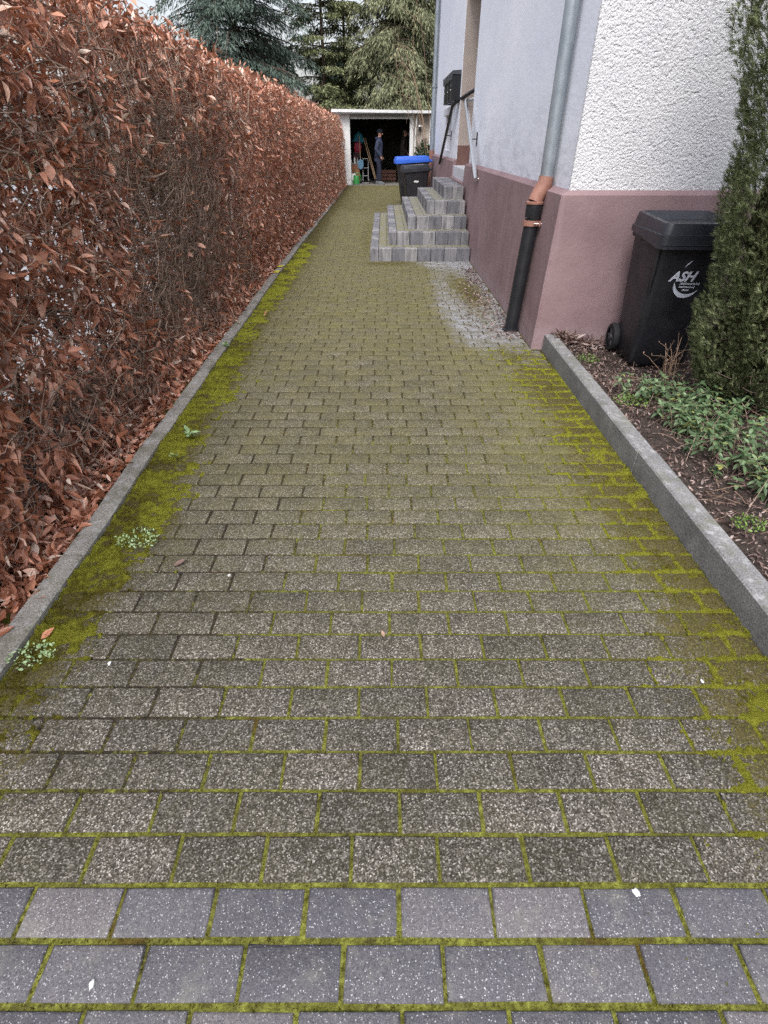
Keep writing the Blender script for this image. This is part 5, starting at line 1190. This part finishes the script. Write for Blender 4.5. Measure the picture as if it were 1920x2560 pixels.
# ------------------------------------------------------------------ trees
def conifer(label, loc, H, Rd, zb, nb, n, L, W, mat, droop=0.25, hang=0.5, trunk=0.18, power=0.8, name='conifer', up=0.15, group='conifers behind the garage', bare_low=False):
    t = empty(name, loc, 0, label, 'tree', group)
    bz = zb + (H - zb) * rng.random(nb) ** 0.9 * 0.98; az = rng.uniform(0, 2 * math.pi, nb); bl = Rd * (1 - (bz - zb) / (H - zb)) ** power * rng.uniform(0.45, 1.12, nb) + 0.25
    k = rng.choice(nb, n, p=bl ** 1.2 / (bl ** 1.2).sum()); u = 0.12 + 0.88 * rng.random(n) ** 0.75
    r = u * bl[k]; side = rng.normal(0, 0.16, n) * bl[k] * (1.1 - u * 0.75); zz = bz[k] + up * r - droop * r * u - np.abs(rng.normal(0, 0.07 + 0.05 * hang, n)) * (1 + hang)
    c, s = np.cos(az[k]), np.sin(az[k]); P = np.stack([c * r - s * side, s * r + c * side, zz], -1)
    sg = np.sign(side); A = np.stack([c * 0.7 - s * sg * 0.5, s * 0.7 + c * sg * 0.5, np.full(n, -hang)], -1) + rng.normal(0, 0.3, (n, 3)); N = np.array((0, 0, 1.0)) + rng.normal(0, 0.45, (n, 3))
    Ls = L * rng.uniform(0.5, 1.3, n); v, f = leaf_mesh(P, A, N, Ls, W * rng.uniform(0.6, 1.4, n), 0.3, -0.2, 3, 0.6)
    np_mesh('crown', v, f, mat, t)
    tr = MB().tube([(0, 0, -0.2), (0.03, 0.02, H * 0.35), (0, 0, H * 0.7), (0, 0, H * 0.98)], [trunk, trunk * 0.75, trunk * 0.4, 0.02], 10)
    tr.build('trunk', M['bark'], t, True)
    Q = np.stack([np.stack([np.cos(az) * bl * q, np.sin(az) * bl * q, bz + up * bl * q - droop * bl * q * q], -1) for q in (0.0, 0.35, 0.7, 0.95)], 1)
    v, f = tube_mesh(Q, np.linspace(1, 0.25, 4)[None] * (0.012 + 0.010 * bl[:, None]), 4); np_mesh('branches', v, f, M['bark'], t)
    return t
conifer('blue green spruce with broad boughs left of the garage', (-6.1, 28.5, 0), 15, 3.8, 0.6, 520, 110000, 0.17, 0.022, M['spruce'], 0.36, 0.55, 0.2, 0.6)
conifer('dense olive cypress with drooping sprays above the garage', (0.75, 30.5, 0), 15, 2.35, 0.8, 560, 115000, 0.18, 0.024, M['cypress'], 0.42, 0.85, 0.2, 0.45)
conifer('open yellow green yew with a thin trunk right of the spruce', (-2.75, 31, 0), 12.5, 2.3, 1.3, 150, 30000, 0.18, 0.028, M['yew'], 0.2, 0.25, 0.10, 0.5, up=0.12)
conifer('slim yellow green yew close beside the cypress', (-1.85, 32, 0), 13, 1.7, 1.6, 110, 20000, 0.18, 0.028, M['yew'], 0.2, 0.25, 0.09, 0.5, up=0.12)
conifer('low young yellow green conifer over the hedge end', (-2.5, 27.5, 0), 3.4, 1.2, 0.3, 60, 7000, 0.14, 0.026, M['yew'], 0.1, 0.2, 0.06, 0.6, up=0.25)
conifer('backdrop fir coloured dark as the shade behind the yews', (-2.2, 37, 0), 5.6, 3.6, 0.2, 170, 24000, 0.32, 0.06, M['shadefir'], 0.3, 0.5, 0.12, 0.5)
conifer('backdrop fir coloured dark as shade farther left behind the spruce', (-6.8, 38, 0), 6.0, 4.2, 0.2, 130, 14000, 0.34, 0.06, M['shadefir'], 0.3, 0.5, 0.12, 0.5)
conifer('olive conifer behind the cypress at the house corner', (3.2, 35, 0), 14, 3.2, 0.3, 170, 26000, 0.30, 0.045, M['cypress'], 0.35, 0.8, 0.2, 0.5)
# arching bare bush by the far corner of the house
ab = empty('bare_bush', (1.75, 22.3, 0.0), 0, 'bare arching bush of pale twigs behind the house corner', 'bush', None); AB = Vector((1.75, 22.3, 0))
def bez(p0, p1, p2, n=12): return [Vector(p0) * (1 - i / n) ** 2 + Vector(p1) * 2 * (i / n) * (1 - i / n) + Vector(p2) * (i / n) ** 2 for i in range(n + 1)]
mb = MB()
for p1, p2, rad in (((0.55, 22.3, 5.2), (0.38, 22.1, 3.3), 0.013), ((0.2, 22.4, 3.2), (0.30, 22.3, 4.3), 0.012), ((0.9, 22.2, 4.4), (0.62, 22.0, 2.75), 0.012), ((0.65, 22.4, 3.0), (0.55, 22.4, 3.75), 0.010), ((1.0, 22.3, 3.0), (0.75, 22.3, 2.55), 0.010), ((1.2, 22.3, 5.5), (0.8, 22.3, 4.9), 0.012), ((0.7, 22.2, 3.6), (1.0, 22.3, 4.6), 0.010)):
    c_ = bez((1.75 + random.gauss(0, 0.05), 22.3, 0), p1, p2); mb.tube([p - AB for p in c_], [rad * (1 - 0.7 * i / 12) for i in range(13)], 5, cap=False)
    for k in (6, 7, 8, 9, 10):
        q = c_[k] - AB; d = Vector((random.gauss(-0.15, 0.25), random.gauss(0, 0.1), random.gauss(0.12, 0.25))); mb.tube([q, q + d * 0.6 + Vector((0, 0, 0.03)), q + d * 1.3], [rad * 0.4, rad * 0.3, rad * 0.2], 4, cap=False)
mb.build('stems', M['drytwig'], ab)
# distant house glimpsed between the trunks
fh = empty('distant_house', (-15.5, 62, 0), 0, 'pale pink house far behind the conifers', 'house')
MB().box((-5, 0, -0.3), (5, 8, 5.2)).build('wall', simple('pink_render', (0.55, 0.42, 0.40), 0.9, nz=0.1), fh); MB().prism([(-5.5, 5.2), (0, 8.6), (5.5, 5.2)], 'y', -0.4, 8.4).build('roof', M['tile'], fh)
for x_ in (-3.2, 0, 3.2):
    w_ = MB().box((x_ - 0.5, -0.03, 2.6), (x_ + 0.5, 0.0, 4.0)).build('window', M['glass'], fh)
    MB().box((x_ - 0.6, -0.06, 2.48), (x_ + 0.6, -0.032, 2.6)).build('sill', M['whitepaint'], w_)
